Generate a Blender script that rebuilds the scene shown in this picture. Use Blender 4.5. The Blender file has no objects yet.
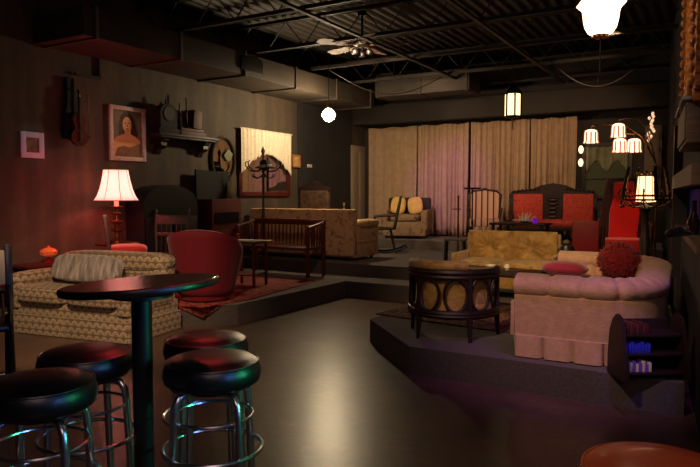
import bpy, bmesh, math, random
from mathutils import Vector, Matrix
random.seed(7)
PI = math.pi
C = bpy.context.scene.collection
SC = bpy.context.scene
R = math.radians

# ------------------------------------------------------------------ camera
cd = bpy.data.cameras.new('camera'); cam = bpy.data.objects.new('camera', cd); C.objects.link(cam)
cd.sensor_width = 36; cd.lens = 640 / 700 * 36; cd.clip_start = .05; cd.clip_end = 100
cam.location = (0, 0, 1.42)
cam.rotation_euler = (PI / 2 - math.atan(38.5 / 640), 0, R(30))
SC.camera = cam
# ------------------------------------------------------------------ world, exposure
w = bpy.data.worlds.new('world'); SC.world = w; w.use_nodes = True
w.node_tree.nodes['Background'].inputs[0].default_value = (.5, .42, .5, 1)
w.node_tree.nodes['Background'].inputs[1].default_value = .012
SC.view_settings.view_transform = 'Standard'
SC.view_settings.look = 'None'
SC.view_settings.exposure = 0.15
SC.view_settings.gamma = 1
SC.view_settings.use_curve_mapping = False
SC.cycles.use_denoising = True
SC.cycles.sample_clamp_indirect = 3
SC.cycles.max_bounces = 6


# ------------------------------------------------------------------ coloured spot lamps, warm washes and added fill
def spot(name, loc, aim, energy, col, size=60, blend=.6, rad=.06):
    l = bpy.data.lights.new(name, 'SPOT'); l.energy = energy; l.color = col
    l.spot_size = R(size); l.spot_blend = blend; l.shadow_soft_size = rad
    o = bpy.data.objects.new(name, l); C.objects.link(o); o.location = loc
    o.rotation_euler = (Vector(aim) - Vector(loc)).to_track_quat('-Z', 'Y').to_euler()
    return o


def point(name, loc, energy, col, rad=.05):
    l = bpy.data.lights.new(name, 'POINT'); l.energy = energy; l.color = col; l.shadow_soft_size = rad
    o = bpy.data.objects.new(name, l); C.objects.link(o); o.location = loc
    return o


def area(name, loc, aim, size, energy, col):
    l = bpy.data.lights.new(name, 'AREA'); l.energy = energy; l.color = col; l.size = size
    o = bpy.data.objects.new(name, l); C.objects.link(o); o.location = loc
    o.rotation_euler = (Vector(aim) - Vector(loc)).to_track_quat('-Z', 'Y').to_euler()
    return o


area('fill_area', (1.2, -1.0, 3.8), (-2.5, 6, .5), 2.2, 40, (.90, .58, .60))  # unseen area light added as fill to lift the blacks
spot('warm_wash_spot', (-2.6, 1.6, 3.7), (-5.6, 4.4, .3), 560, (1, .66, .40), 40, .8, .12)
spot('warm_wash_spot', (-1.5, 1.0, 3.7), (-.95, 5.1, .85), 300, (1, .64, .43), 34, .9, .12)
spot('warm_wash_spot', (-2.6, 4.2, 3.7), (-5.6, 8.6, .9), 110, (1, .62, .36), 34, .9, .12)  # added to brighten the floral sofa's back
spot('warm_wash_spot', (-1.5, 4.0, 3.7), (-2.0, 7.2, .75), 330, (1, .66, .34), 44, .9, .12)  # front light added for the gold settee
spot('warm_wash_spot', (-4.4, 7.6, 3.45), (-4.9, 12.4, 1.8), 250, (1, .66, .40), 70, .8, .06)  # wash added to brighten the left curtains
spot('warm_wash_spot', (-1.2, 9.0, 3.5), (-2.9, 12.4, 1.7), 170, (1, .62, .36), 70, .8, .06)  # second wash, added for the right curtains
spot('warm_wash_spot', (-2.2, 3.0, 3.3), (-.2, 4.6, 2.6), 90, (1, .62, .34), 26, .8, .08)  # added to brighten the gilt frame
spot('purple_spot', (-.35, 3.8, 3.9), (-1.05, 4.95, .2), 130, (.46, .12, .9), 36, .9, .08)
spot('purple_spot', (-4.3, 8.4, 3.45), (-4.75, 12.4, 1.6), 260, (.66, .22, .95), 30, 1, .05)
spot('blue_spot', (.3, 2.6, 3.0), (-.35, 4.5, .45), 60, (.16, .12, 1), 12, .7, .04)
spot('red_spot', (-4.4, 2.8, 3.5), (-6.9, 4.95, 1.0), 260, (1, .02, .09), 26, 1, .08)
spot('green_spot', (1.3, 3.2, 1.25), (-1.7, 1.95, .74), 120, (.06, 1, .42), 22, .7, .26)
spot('blue_spot', (1.7, 1.5, 1.5), (-2.0, 1.7, .85), 80, (.16, .3, 1), 24, .7, .26)
spot('red_spot', (-4.6, 5.0, 3.9), (-2.0, 1.75, .9), 55, (1, .05, .05), 24, .8, .10)
spot('picture_fill_spot', (-4.2, 5.2, 3.8), (-6.9, 5.98, 2.23), 45, (1, .66, .5), 13, .5, .06)  # narrow spot added to brighten the portrait
spot('picture_fill_spot', (-4.4, 3.9, 3.8), (-6.9, 4.62, 1.99), 30, (.9, .68, .9), 9, .6, .06)  # mauve spot added to brighten the small picture
spot('warm_wash_spot', (-1.2, 3.0, 3.9), (-.1, 1.72, .78), 60, (1, .6, .36), 14, .8, .10)  # added to light the orange stool seat


# ------------------------------------------------------------------ materials
def c(r, g, b):
    return tuple(((x / 255) / 12.92 if x / 255 <= .04045 else ((x / 255 + .055) / 1.055) ** 2.4) for x in (r, g, b)) + (1,)


class NT:
    def __init__(s, m): s.t = m.node_tree; s.n = s.t.nodes; s.l = s.t.links
    def new(s, typ, **k):
        n = s.n.new(typ)
        for a, v in k.items(): setattr(n, a, v)
        return n
    def put(s, sock, v):
        if hasattr(v, 'is_output'): s.l.new(v, sock)
        else: sock.default_value = v
    def m(s, op, a, b=0.0):
        n = s.new('ShaderNodeMath', operation=op); s.put(n.inputs[0], a); s.put(n.inputs[1], b); return n.outputs[0]
    def ramp(s, fac, stops):
        n = s.new('ShaderNodeValToRGB'); s.put(n.inputs[0], fac); e = n.color_ramp.elements
        while len(e) < len(stops): e.new(.5)
        for x, (p, col) in zip(e, stops): x.position = p; x.color = col
        return n.outputs[0]
    def coord(s, k='Object'): return s.new('ShaderNodeTexCoord').outputs[k]
    def noise(s, scale, detail=4, k='Object', rough=.6, dist=0):
        n = s.new('ShaderNodeTexNoise'); s.l.new(s.coord(k), n.inputs['Vector'])
        n.inputs['Scale'].default_value = scale; n.inputs['Detail'].default_value = detail
        n.inputs['Roughness'].default_value = rough; n.inputs['Distortion'].default_value = dist
        return n.outputs['Fac']
    def voro(s, scale, k='UV', feature='F1'):
        n = s.new('ShaderNodeTexVoronoi', feature=feature); s.l.new(s.coord(k), n.inputs['Vector']); n.inputs['Scale'].default_value = scale
        return n.outputs['Distance']
    def uv(s):
        n = s.new('ShaderNodeSeparateXYZ'); s.l.new(s.coord('UV'), n.inputs[0]); return n.outputs[0], n.outputs[1]


MATS = {}


def mat(name, col, rough=.6, metal=0., noise=None, bump=None, fn=None, sheen=0, coat=0, emis=None, trans=0, alpha=None, spec=None):
    if name in MATS: return MATS[name]
    m = bpy.data.materials.new(name); m.use_nodes = True; MATS[name] = m
    t = NT(m); p = t.n['Principled BSDF']
    p.inputs['Base Color'].default_value = col
    p.inputs['Roughness'].default_value = rough; p.inputs['Metallic'].default_value = metal
    if spec is not None: p.inputs['Specular IOR Level'].default_value = spec
    if sheen: p.inputs['Sheen Weight'].default_value = sheen
    if coat: p.inputs['Coat Weight'].default_value = coat; p.inputs['Coat Roughness'].default_value = .12
    if trans: p.inputs['Transmission Weight'].default_value = trans
    if emis: p.inputs['Emission Color'].default_value = emis[0]; p.inputs['Emission Strength'].default_value = emis[1]
    if alpha is not None: p.inputs['Alpha'].default_value = alpha
    if noise:
        sc, c2 = noise[0], noise[1]
        f = t.noise(sc, 5)
        t.l.new(t.ramp(f, [(.32, col), (.68, c2)]), p.inputs['Base Color'])
    if fn: t.l.new(fn(t), p.inputs['Base Color'])
    if bump:
        b = t.new('ShaderNodeBump'); b.inputs['Strength'].default_value = bump[1]; b.inputs['Distance'].default_value = .01
        t.l.new(t.noise(bump[0], 4), b.inputs['Height']); t.l.new(b.outputs[0], p.inputs['Normal'])
    return m


def scallop(t):
    u, v = t.uv()
    sx, sy = .092, .066
    vr = t.m('DIVIDE', v, sy); row = t.m('FLOOR', vr)
    off = t.m('MULTIPLY', t.m('FLOORED_MODULO', row, 2.0), .5)
    cu = t.m('SUBTRACT', t.m('FRACT', t.m('ADD', t.m('DIVIDE', u, sx), off)), .5)
    cv = t.m('MULTIPLY', t.m('FRACT', vr), .62)
    r = t.m('SQRT', t.m('ADD', t.m('MULTIPLY', cu, cu), t.m('MULTIPLY', cv, cv)))
    return t.ramp(r, [(0, c(126, 108, 86)), (.16, c(136, 118, 92)), (.22, c(186, 164, 132)), (.3, c(148, 128, 100)), (.38, c(196, 174, 140)), (.47, c(184, 162, 128)), (.54, c(118, 100, 78))])


def stripes(t):
    u, v = t.uv()
    f = t.m('FRACT', t.m('MULTIPLY', u, 9.5))
    return t.ramp(f, [(0, c(190, 150, 132)), (.34, c(196, 158, 140)), (.38, c(84, 26, 32)), (.62, c(92, 30, 36)), (.68, c(206, 170, 150)), (.85, c(168, 126, 112)), (.92, c(200, 160, 140))])


def blotch(scale, stops, k='UV', dist=.8):
    return lambda t: t.ramp(t.noise(scale, 6, k, .65, dist), stops)


def rugfn(dark, red, gold):
    def f(t):
        a = t.voro(14); b = t.noise(22, 5, 'UV', .7, 1.2)
        s = t.m('ADD', t.m('MULTIPLY', a, .55), t.m('MULTIPLY', b, .6))
        return t.ramp(s, [(.2, dark), (.36, red), (.48, dark), (.56, gold), (.62, red), (.8, dark)])
    return f


def woodfn(a, b):
    def f(t):
        mp = t.new('ShaderNodeMapping'); t.l.new(t.coord('UV'), mp.inputs[0]); mp.inputs['Scale'].default_value = (3, 30, 1)
        n = t.new('ShaderNodeTexNoise'); t.l.new(mp.outputs[0], n.inputs['Vector']); n.inputs['Scale'].default_value = 2; n.inputs['Detail'].default_value = 6
        return t.ramp(n.outputs['Fac'], [(.3, a), (.7, b)])
    return f


def wood(name, a, b, rough=.4, coat=.2): return mat(name, a, rough, fn=woodfn(a, b), coat=coat)


def plaster(t):
    mp = t.new('ShaderNodeMapping'); t.l.new(t.coord('Object'), mp.inputs[0]); mp.inputs['Scale'].default_value = (1.6, 1.6, .22)
    n = t.new('ShaderNodeTexNoise'); t.l.new(mp.outputs[0], n.inputs['Vector']); n.inputs['Scale'].default_value = 3; n.inputs['Detail'].default_value = 6
    n2 = t.noise(14, 6)
    s = t.m('ADD', t.m('MULTIPLY', n.outputs['Fac'], .75), t.m('MULTIPLY', n2, .25))
    return t.ramp(s, [(.28, c(58, 47, 40)), (.5, c(72, 60, 47)), (.74, c(98, 83, 60))])


def concrete(t):
    a = t.noise(1.3, 6); b = t.noise(18, 5); s = t.m('ADD', t.m('MULTIPLY', a, .7), t.m('MULTIPLY', b, .3))
    return t.ramp(s, [(.3, c(68, 50, 43)), (.5, c(96, 73, 60)), (.68, c(128, 100, 78))])


m_wall = mat('painted_plaster', c(80, 70, 62), .75, fn=plaster, bump=(30, .15))
m_black = mat('black_wall_paint', c(34, 31, 31), .8, noise=(3, c(44, 40, 39)))
m_back = mat('dark_brown_paint', c(38, 32, 29), .8, noise=(2, c(48, 40, 35)))
m_floor = mat('worn_dark_concrete', c(80, 70, 58), .32, fn=concrete, bump=(9, .16), spec=.75)
m_carpet = mat('charcoal_carpet', c(74, 66, 62), .95, noise=(60, c(96, 86, 80)), bump=(220, .5), sheen=.15)
m_deck = mat('brown_steel_deck', c(36, 30, 27), .65, noise=(4, c(46, 38, 33)))
m_joist = mat('dark_steel', c(34, 29, 26), .65, noise=(6, c(44, 37, 32)))
m_duct = mat('painted_duct_sheet', c(58, 49, 42), .6, noise=(3, c(70, 60, 50)))
m_blackvinyl = mat('black_vinyl', c(17, 16, 18), .36, bump=(60, .1), spec=.7)
m_blackpaint = mat('black_paint', c(22, 21, 23), .4, coat=.2)
m_iron = mat('black_iron', c(26, 23, 22), .45, .6)
m_chrome = mat('chrome', c(215, 215, 220), .27, 1.)
m_brass = mat('aged_brass', c(150, 110, 60), .32, 1.)
m_gilt = mat('gilt_plaster', c(214, 140, 66), .42, .35, noise=(40, c(150, 88, 38)), bump=(70, .9))
m_darkwood = wood('dark_walnut', c(30, 19, 16), c(48, 29, 22), .5, 0)
m_redwood = wood('mahogany', c(64, 20, 19), c(92, 32, 28))
m_midwood = wood('brown_oak', c(92, 60, 38), c(124, 84, 54))
m_greywood = wood('grey_barn_wood', c(82, 66, 46), c(110, 90, 64), .6, 0)
m_orange = mat('orange_brown_vinyl', c(190, 84, 38), .3, noise=(5, c(160, 62, 28)), coat=.3)
m_scallop = mat('fan_scallop_upholstery', c(160, 135, 100), .85, fn=scallop, sheen=.2)
def furfn(t):
    mp = t.new('ShaderNodeMapping'); t.l.new(t.coord('UV'), mp.inputs[0]); mp.inputs['Scale'].default_value = (14, 3, 1)
    n = t.new('ShaderNodeTexNoise'); t.l.new(mp.outputs[0], n.inputs['Vector']); n.inputs['Scale'].default_value = 1.4; n.inputs['Detail'].default_value = 5
    return t.ramp(n.outputs['Fac'], [(.34, c(104, 96, 92)), (.5, c(160, 148, 140)), (.66, c(206, 194, 184))])


m_fur = mat('grey_fur', c(150, 140, 134), .9, fn=furfn, bump=(90, 1), sheen=.4)
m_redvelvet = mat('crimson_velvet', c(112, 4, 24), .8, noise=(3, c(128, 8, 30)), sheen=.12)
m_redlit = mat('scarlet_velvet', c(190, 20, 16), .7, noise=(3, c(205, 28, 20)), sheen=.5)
m_redleather = mat('dark_red_leather', c(134, 20, 26), .5, noise=(5, c(150, 28, 32)))
m_damask = mat('red_damask', c(170, 40, 30), .75, fn=blotch(26, [(.35, c(150, 34, 24)), (.5, c(196, 72, 50)), (.6, c(140, 28, 22))]))
m_brocade = mat('gold_velvet_brocade', c(180, 140, 70), .7, fn=blotch(7, [(.3, c(120, 88, 42)), (.5, c(180, 140, 70)), (.7, c(206, 168, 96))]), sheen=.3, bump=(10, .3))
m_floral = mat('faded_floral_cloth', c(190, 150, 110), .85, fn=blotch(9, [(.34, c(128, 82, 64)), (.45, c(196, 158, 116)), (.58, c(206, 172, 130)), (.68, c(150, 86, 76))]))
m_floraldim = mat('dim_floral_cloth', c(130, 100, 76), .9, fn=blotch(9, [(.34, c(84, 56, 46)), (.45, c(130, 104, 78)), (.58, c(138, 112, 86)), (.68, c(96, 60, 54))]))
m_pink = mat('dusty_pink_chenille', c(206, 164, 134), .85, noise=(16, c(186, 144, 114)), bump=(70, .5), sheen=.25)
m_stripe = mat('striped_silk', c(190, 150, 130), .7, fn=stripes)
m_cushgold = mat('yellow_cushion_cloth', c(222, 184, 108), .8, noise=(10, c(196, 154, 84)))
m_curtain = mat('oat_linen_curtain', c(176, 148, 118), .9, noise=(10, c(160, 132, 104)), bump=(160, .25))
m_lace = mat('white_lace', c(236, 222, 196), .9, noise=(30, c(214, 198, 172)), bump=(60, .6))
m_rug = mat('persian_rug_brown', c(90, 40, 34), .95, fn=rugfn(c(40, 24, 22), c(104, 42, 34), c(150, 112, 78)))
m_rugred = mat('persian_rug_red', c(120, 30, 30), .95, fn=rugfn(c(60, 18, 20), c(150, 36, 34), c(166, 96, 70)))
m_fuzzred = mat('shaggy_red_yarn', c(150, 10, 18), .9, noise=(30, c(96, 4, 12)), sheen=.2)
m_magenta = mat('magenta_plush', c(160, 14, 60), .8, noise=(20, c(130, 10, 50)), sheen=.6)
m_mirror = mat('mirror_silver', c(210, 205, 195), .03, 1.)
m_whiteframe = mat('chipped_white_paint', c(226, 206, 196), .6, noise=(26, c(190, 168, 160)))
m_paper = mat('cream_paper', c(226, 214, 188), .8)
m_white = mat('white_ceramic', c(235, 226, 216), .3)
m_redglass = mat('ruby_glass', c(190, 20, 16), .08, trans=.6, coat=.5)
m_greenpane = mat('dim_green_glass', c(78, 82, 62), .15, coat=.3)
m_valance = mat('sage_valance_cloth', c(124, 124, 92), .8, noise=(8, c(100, 100, 74)))
m_bluepane = mat('blue_glow_pane', c(20, 26, 74), .35, emis=(c(30, 40, 130), .05))  # blue light of the room beyond put into pane colour
m_bluebook = mat('cobalt_book_cloth', c(50, 60, 214), .5)
m_violetbook = mat('violet_book_cloth', c(120, 90, 190), .5)
m_brownbook = mat('brown_book_cloth', c(84, 42, 32), .6, noise=(12, c(100, 52, 38)))
m_redbook = mat('maroon_book_cloth', c(80, 26, 28), .6)
m_blackglass = mat('dark_bottle_glass', c(30, 22, 18), .1, coat=.5)
m_violin = mat('violin_varnish', c(92, 34, 20), .3, noise=(6, c(56, 20, 13)), coat=.3)


def emit(name, col, s): return mat(name, col, .5, emis=(col, s))


e_globe = emit('lit_opal_globe', (1, .76, .46, 1), 250)
e_tulip = emit('lit_tulip_glass', (1, .70, .42, 1), 4.0)
e_lantern = emit('lit_amber_pane', (1, .78, .36, 1), 2.0)
e_shade = mat('lit_pink_shade', c(250, 226, 214), .8, emis=((1, .86, .74, 1), .9))
_t = NT(e_shade); _p = _t.n['Principled BSDF']; _tr = _t.new('ShaderNodeBsdfTranslucent'); _tr.inputs[0].default_value = (1, .9, .84, 1)
_mx = _t.new('ShaderNodeMixShader'); _mx.inputs[0].default_value = .6
_t.l.new(_p.outputs[0], _mx.inputs[1]); _t.l.new(_tr.outputs[0], _mx.inputs[2]); _t.l.new(_mx.outputs[0], _t.n['Material Output'].inputs[0])
e_small = emit('lit_frosted_shade', (1, .64, .40, 1), 2.0)
e_big = emit('lit_lantern_glass', (1, .60, .30, 1), 2.2)
e_bulb = emit('reflected_bulb_glow', (1, .66, .34, 1), 2.2)
m_amber = mat('amber_glass_rim', c(150, 90, 46), .2, emis=(c(200, 110, 60), .3))


# ------------------------------------------------------------------ mesh builder
class MB:
    def __init__(s): s.v = []; s.f = []; s.mi = []; s.cur = 0; s.M = Matrix.Identity(4)
    def add(s, vs, fs):
        b = len(s.v); s.v += [tuple(s.M @ Vector(v)) for v in vs]
        s.f += [tuple(b + i for i in f) for f in fs]; s.mi += [s.cur] * len(fs); return s
    def bm(s, bm):
        bm.verts.index_update(); s.add([v.co.copy() for v in bm.verts], [[v.index for v in f.verts] for f in bm.faces]); bm.free(); return s
    def box(s, ce, sz, bev=0, rot=None, seg=2):
        bm = bmesh.new(); bmesh.ops.create_cube(bm, size=1)
        for v in bm.verts: v.co = Vector((v.co.x * sz[0], v.co.y * sz[1], v.co.z * sz[2]))
        if bev: bmesh.ops.bevel(bm, geom=bm.edges[:], offset=min(bev, min(sz) * .49), segments=seg, affect='EDGES', profile=.6)
        if rot: bmesh.ops.rotate(bm, verts=bm.verts, matrix=rot)
        bmesh.ops.translate(bm, verts=bm.verts, vec=ce); return s.bm(bm)
    def puff(s, ce, sz, e=.35, nu=28, nv=14, rot=None, jit=0):
        vs = []; fs = []
        sg = lambda x, p: math.copysign(abs(x) ** p, x)
        for j in range(nv + 1):
            a = -PI / 2 + PI * j / nv
            for i in range(nu):
                b = 2 * PI * (i + .5) / nu
                p = Vector((sg(math.cos(a), e) * sg(math.cos(b), e) * sz[0] / 2, sg(math.cos(a), e) * sg(math.sin(b), e) * sz[1] / 2, sg(math.sin(a), e * 1.6) * sz[2] / 2))
                if jit: p *= 1 + random.uniform(-jit, jit)
                if rot: p = rot @ p
                vs.append(p + Vector(ce))
        for j in range(nv):
            for i in range(nu):
                fs.append((j * nu + i, j * nu + (i + 1) % nu, (j + 1) * nu + (i + 1) % nu, (j + 1) * nu + i))
        return s.add(vs, fs)
    def tube(s, pts, r, n=8, closed=False):
        pts = [Vector(p) for p in pts]; N = len(pts); rs = r if isinstance(r, (list, tuple)) else [r] * N
        vs = []; fs = []; pn = None
        for i, p in enumerate(pts):
            t = (pts[(i + 1) % N] - pts[i - 1]) if closed else (pts[min(i + 1, N - 1)] - pts[max(i - 1, 0)])
            t.normalize()
            if pn is None: pn = t.orthogonal().normalized()
            pn = (pn - t * pn.dot(t)); pn = pn.normalized() if pn.length > 1e-6 else t.orthogonal().normalized()
            bn = t.cross(pn)
            for k in range(n):
                a = 2 * PI * k / n; vs.append(p + (pn * math.cos(a) + bn * math.sin(a)) * rs[i])
        for i in range(N if closed else N - 1):
            for k in range(n):
                a, b = i * n, ((i + 1) % N) * n; fs.append((a + k, a + (k + 1) % n, b + (k + 1) % n, b + k))
        if not closed: fs.append(tuple(range(n))); fs.append(tuple((N - 1) * n + k for k in range(n)))
        return s.add(vs, fs)
    def cyl(s, a, b, r, r2=None, n=12): return s.tube([a, b], [r, r if r2 is None else r2], n)
    def ring(s, ce, R_, r, n=36, m=8, nz=None):
        return s.tube([(ce[0] + R_ * math.cos(2 * PI * i / n), ce[1] + R_ * math.sin(2 * PI * i / n), ce[2]) for i in range(n)], r, m, True)
    def lathe(s, prof, ce=(0, 0, 0), n=24, scal=None):
        vs = []; fs = []; K = len(prof)
        for j, (r, z) in enumerate(prof):
            for i in range(n):
                a = 2 * PI * i / n; q = r * (scal(a, j) if scal else 1)
                vs.append((ce[0] + q * math.cos(a), ce[1] + q * math.sin(a), ce[2] + z))
        for j in range(K - 1):
            for i in range(n): fs.append((j * n + i, j * n + (i + 1) % n, (j + 1) * n + (i + 1) % n, (j + 1) * n + i))
        if prof[0][0] > 1e-4: fs.append(tuple(range(n)))
        if prof[-1][0] > 1e-4: fs.append(tuple((K - 1) * n + i for i in range(n)))
        return s.add(vs, fs)
    def prism(s, poly, z0, z1, plane='xy', bev=0):
        mp = {'xy': lambda a, b, z: (a, b, z), 'xz': lambda a, b, z: (a, z, b), 'yz': lambda a, b, z: (z, a, b)}[plane]
        n = len(poly); vs = [mp(a, b, z0) for a, b in poly] + [mp(a, b, z1) for a, b in poly]
        fs = [tuple(range(n)), tuple(range(n, 2 * n))] + [(i, (i + 1) % n, n + (i + 1) % n, n + i) for i in range(n)]
        return s.add(vs, fs)
    def grid(s, fn, nu, nv):
        vs = [fn(i / nu, j / nv) for j in range(nv + 1) for i in range(nu + 1)]
        fs = [(j * (nu + 1) + i, j * (nu + 1) + i + 1, (j + 1) * (nu + 1) + i + 1, (j + 1) * (nu + 1) + i) for j in range(nv) for i in range(nu)]
        return s.add(vs, fs)
    def sweep(s, path, prof, cap=True):
        # path: (x, y) points; prof(i, arclength) -> list of (outward offset, z), closed section
        P = [Vector(p) for p in path]; N = len(P); vs = []; fs = []; L = 0
        for i, p in enumerate(P):
            t = (P[min(i + 1, N - 1)] - P[max(i - 1, 0)]).normalized(); nrm = Vector((t.y, -t.x))
            if i: L += (P[i] - P[i - 1]).length
            pr = prof(i, L); K = len(pr)
            for o, z in pr: vs.append((p.x + nrm.x * o, p.y + nrm.y * o, z))
        for i in range(N - 1):
            for k in range(K): fs.append((i * K + k, i * K + (k + 1) % K, (i + 1) * K + (k + 1) % K, (i + 1) * K + k))
        if cap: fs.append(tuple(range(K))); fs.append(tuple((N - 1) * K + k for k in range(K)))
        return s.add(vs, fs)
    def build(s, name, m, parent=None, loc=None, rz=0, sharp=38, solid=0):
        me = bpy.data.meshes.new(name); me.from_pydata(s.v, [], s.f)
        for x in (m if isinstance(m, (list, tuple)) else [m]): me.materials.append(x)
        me.polygons.foreach_set('material_index', s.mi)
        bm = bmesh.new(); bm.from_mesh(me); bmesh.ops.remove_doubles(bm, verts=bm.verts, dist=1e-5)
        bmesh.ops.recalc_face_normals(bm, faces=bm.faces); bm.to_mesh(me); bm.free()
        uv = me.uv_layers.new(name='UVMap').data
        for p in me.polygons:
            n = p.normal; ax = max(range(3), key=lambda k: abs(n[k]))
            for li in p.loop_indices:
                co = me.vertices[me.loops[li].vertex_index].co
                uv[li].uv = (co.y, co.z) if ax == 0 else (co.x, co.z) if ax == 1 else (co.x, co.y)
        me.polygons.foreach_set('use_smooth', [True] * len(me.polygons)); me.set_sharp_from_angle(angle=R(sharp)); me.update()
        o = bpy.data.objects.new(name, me); C.objects.link(o)
        if parent: o.parent = parent
        if loc: o.location = loc
        o.rotation_euler.z = rz
        if solid:
            md = o.modifiers.new('thickness', 'SOLIDIFY'); md.thickness = solid; md.offset = 0
        return o


def tag(o, label, cat, group=None):
    o['label'] = label; o['category'] = cat
    if group: o['group'] = group
    return o


def thing(name, label, cat, loc, rz=0, group=None):
    o = bpy.data.objects.new(name, None); C.objects.link(o); o.location = loc; o.rotation_euler = (0, 0, rz); o.empty_display_size = .1
    return tag(o, label, cat, group)


def S(o): o['kind'] = 'structure'; return o


KIDS = {}


def dup(src, loc, rz, label, group=None):
    r = src.copy(); C.objects.link(r); r.location = loc; r.rotation_euler = (0, 0, rz); r['label'] = label
    if group: r['group'] = group
    for ch in list(src.children):
        k = ch.copy(); C.objects.link(k); k.parent = r
        for g in list(ch.children):
            q = g.copy(); C.objects.link(q); q.parent = k
    return r


def arcpts(cx, cy, r, a0, a1, n, rx=None):
    return [(cx + (rx or r) * math.cos(R(a0 + (a1 - a0) * i / n)), cy + r * math.sin(R(a0 + (a1 - a0) * i / n))) for i in range(n + 1)]


def rotz(a): return Matrix.Rotation(a, 3, 'Z')
def rotx(a): return Matrix.Rotation(a, 3, 'X')
def roty(a): return Matrix.Rotation(a, 3, 'Y')


# ------------------------------------------------------------------ the room
S(MB().box((-1.5, 4.75, -.05), (11.2, 16.3, .1)).build('floor', m_floor))
b = MB(); n = 72
prof = []
x = -7.0
while x < 4.0:
    prof += [(x, 4.0), (x + .06, 4.0), (x + .08, 4.04), (x + .14, 4.04)]; x += .16
vs = [(a, -3.3, z) for a, z in prof] + [(a, 12.8, z) for a, z in prof]; K = len(prof)
b.add(vs, [(i, i + 1, K + i + 1, K + i) for i in range(K - 1)])
S(b.build('ceiling', m_deck, sharp=20, solid=.01))
# left wall with a grey door near the back corner
S(MB().box((-6.98, 4.75, 2.02), (.16, 16.3, 4.04)).build('wall_left', m_wall))
S(MB().box((-6.893, 11.0, 2.02), (.014, 2.06, 4.0)).box((-6.893, 12.62, 3.28), (.014, .06, 1.5)).build('wall_left_paint', m_black))
S(MB().box((-1.5, 12.68, 2.02), (11.2, .16, 4.04)).build('wall_back', m_back))
S(MB().box((-1.5, -3.38, 2.02), (11.2, .16, 4.04)).build('wall_front', m_black))
S(MB().box((4.08, 4.75, 2.02), (.16, 16.3, 4.04)).build('wall_far_right', m_black))
# right wall, running at a slight angle, with a service window, blue glow put into its pane
ra = math.atan2(-.35 + .13, 6.7 - 4.3)


def RW(y, off=0):                                        # a point on the face of the right wall, off metres into the room
    return (-.07 - .0917 * (y - 4.3) - off, y)


def rwbox(y0, y1, z0, z1, o0, o1):
    a, b_, c_, d = RW(y0, o0), RW(y1, o0), RW(y1, o1), RW(y0, o1)
    return MB().prism([a, b_, c_, d], z0, z1)


b = rwbox(3.9, 12.62, 0, 1.10, -.2, 0)
for y0, y1, z0, z1 in ((3.9, 12.62, 1.48, 4.0), (3.9, 4.2, 1.1, 1.48), (8.6, 12.62, 1.1, 1.48)):
    q = rwbox(y0, y1, z0, z1, -.2, 0); b.add(q.v, q.f)
S(b.build('wall_right', m_black))
q = rwbox(4.2, 8.6, 1.1, 1.48, -.19, -.15); S(q.build('window_3', m_bluepane))
# platforms
S(MB().prism([(-6.9, 4.97), (-5.05, 4.97), (-4.55, 5.42), (-4.5, 7.66), (-2.9, 7.66), (-2.9, 5.41), (-2.1, 4.58), (-.16, 4.55), (-.42, 7.6), (-.55, 8.2), (-6.9, 8.2)], 0, .22).build('low_platform', m_carpet))
S(MB().prism([(-6.9, 8.2), (-.49, 8.2), (-.74, 10.95), (-6.9, 10.95)], 0, .40).build('stage_platform', m_carpet))
S(MB().prism([(-6.9, 10.95), (-.74, 10.95), (-.88, 12.6), (-6.9, 12.6)], 0, .57).build('rear_stage_platform', m_carpet))
# door in the left wall
d = S(MB().box((-6.885, 12.27, 1.53), (.03, .62, 1.92), .004).box((-6.885, 12.12, 1.6), (.045, .22, 1.5), .01).box((-6.885, 12.42, 1.6), (.045, .22, 1.5), .01).build('door_1', mat('grey_door_paint', c(150, 134, 112), .7)))
# window behind the curtains, niche window at the right of them, shutter door
S(MB().box((-4.2, 12.59, 1.9), (3.6, .02, 1.5)).build('window_1', mat('dim_window_pane', c(120, 108, 120), .12, coat=.6)))
b = MB().box((-1.82, 12.58, 1.85), (.75, .03, .9)); fr = S(b.build('window_2', m_greenpane))
b = MB()
for p, s_ in (((-2.22, 12.57, 1.85), (.07, .07, 1.04)), ((-1.42, 12.57, 1.85), (.07, .07, 1.04)), ((-1.82, 12.57, 2.34), (.87, .07, .07)), ((-1.82, 12.57, 1.38), (.87, .07, .07)), ((-1.82, 12.57, 1.72), (.75, .05, .03))): b.box(p, s_, .008)
S(b.build('window_frame', m_darkwood, fr))
S(MB().grid(lambda u, v: (-2.18 + .72 * u, 12.55 - .015 * math.sin(u * 34), 2.31 - v * (.36 + .1 * math.cos(u * PI * 4))), 50, 6).build('valance', m_valance, fr, solid=.008))
S(MB().box((-1.05, 12.56, 2.0), (.28, .06, 1.3), .01).box((-1.05, 12.54, 2.0), (.2, .06, 1.1), .02).build('door_2', m_greywood))
# right-wall trim: ledge below the blue window, wooden fascia above it, post
S(rwbox(4.2, 7.2, 1.08, 1.13, -.1, .05).build('trim_1', m_greywood))
S(rwbox(4.15, 7.1, 1.48, 1.60, -.1, .09).build('trim_2', m_greywood))
S(rwbox(7.1, 7.25, .6, 2.1, -.05, .08).build('trim_3', m_darkwood))

# ------------------------------------------------------------------ ceiling joists, ducts, cables
def joist(y):
    b = MB(); x0, x1 = -6.9, -.2
    for z in (3.93, 3.55): b.box(((x0 + x1) / 2, y - .025, z), (x1 - x0, .04, .045)); b.box(((x0 + x1) / 2, y + .025, z), (x1 - x0, .012, .045))
    k = 0; x = x0 + .1
    pts = []
    while x < x1: pts.append((x, y, 3.55 if k % 2 else 3.92)); k += 1; x += .32
    b.tube(pts, .011, 5)
    return S(b.build('ceiling_joist', m_joist))


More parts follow.
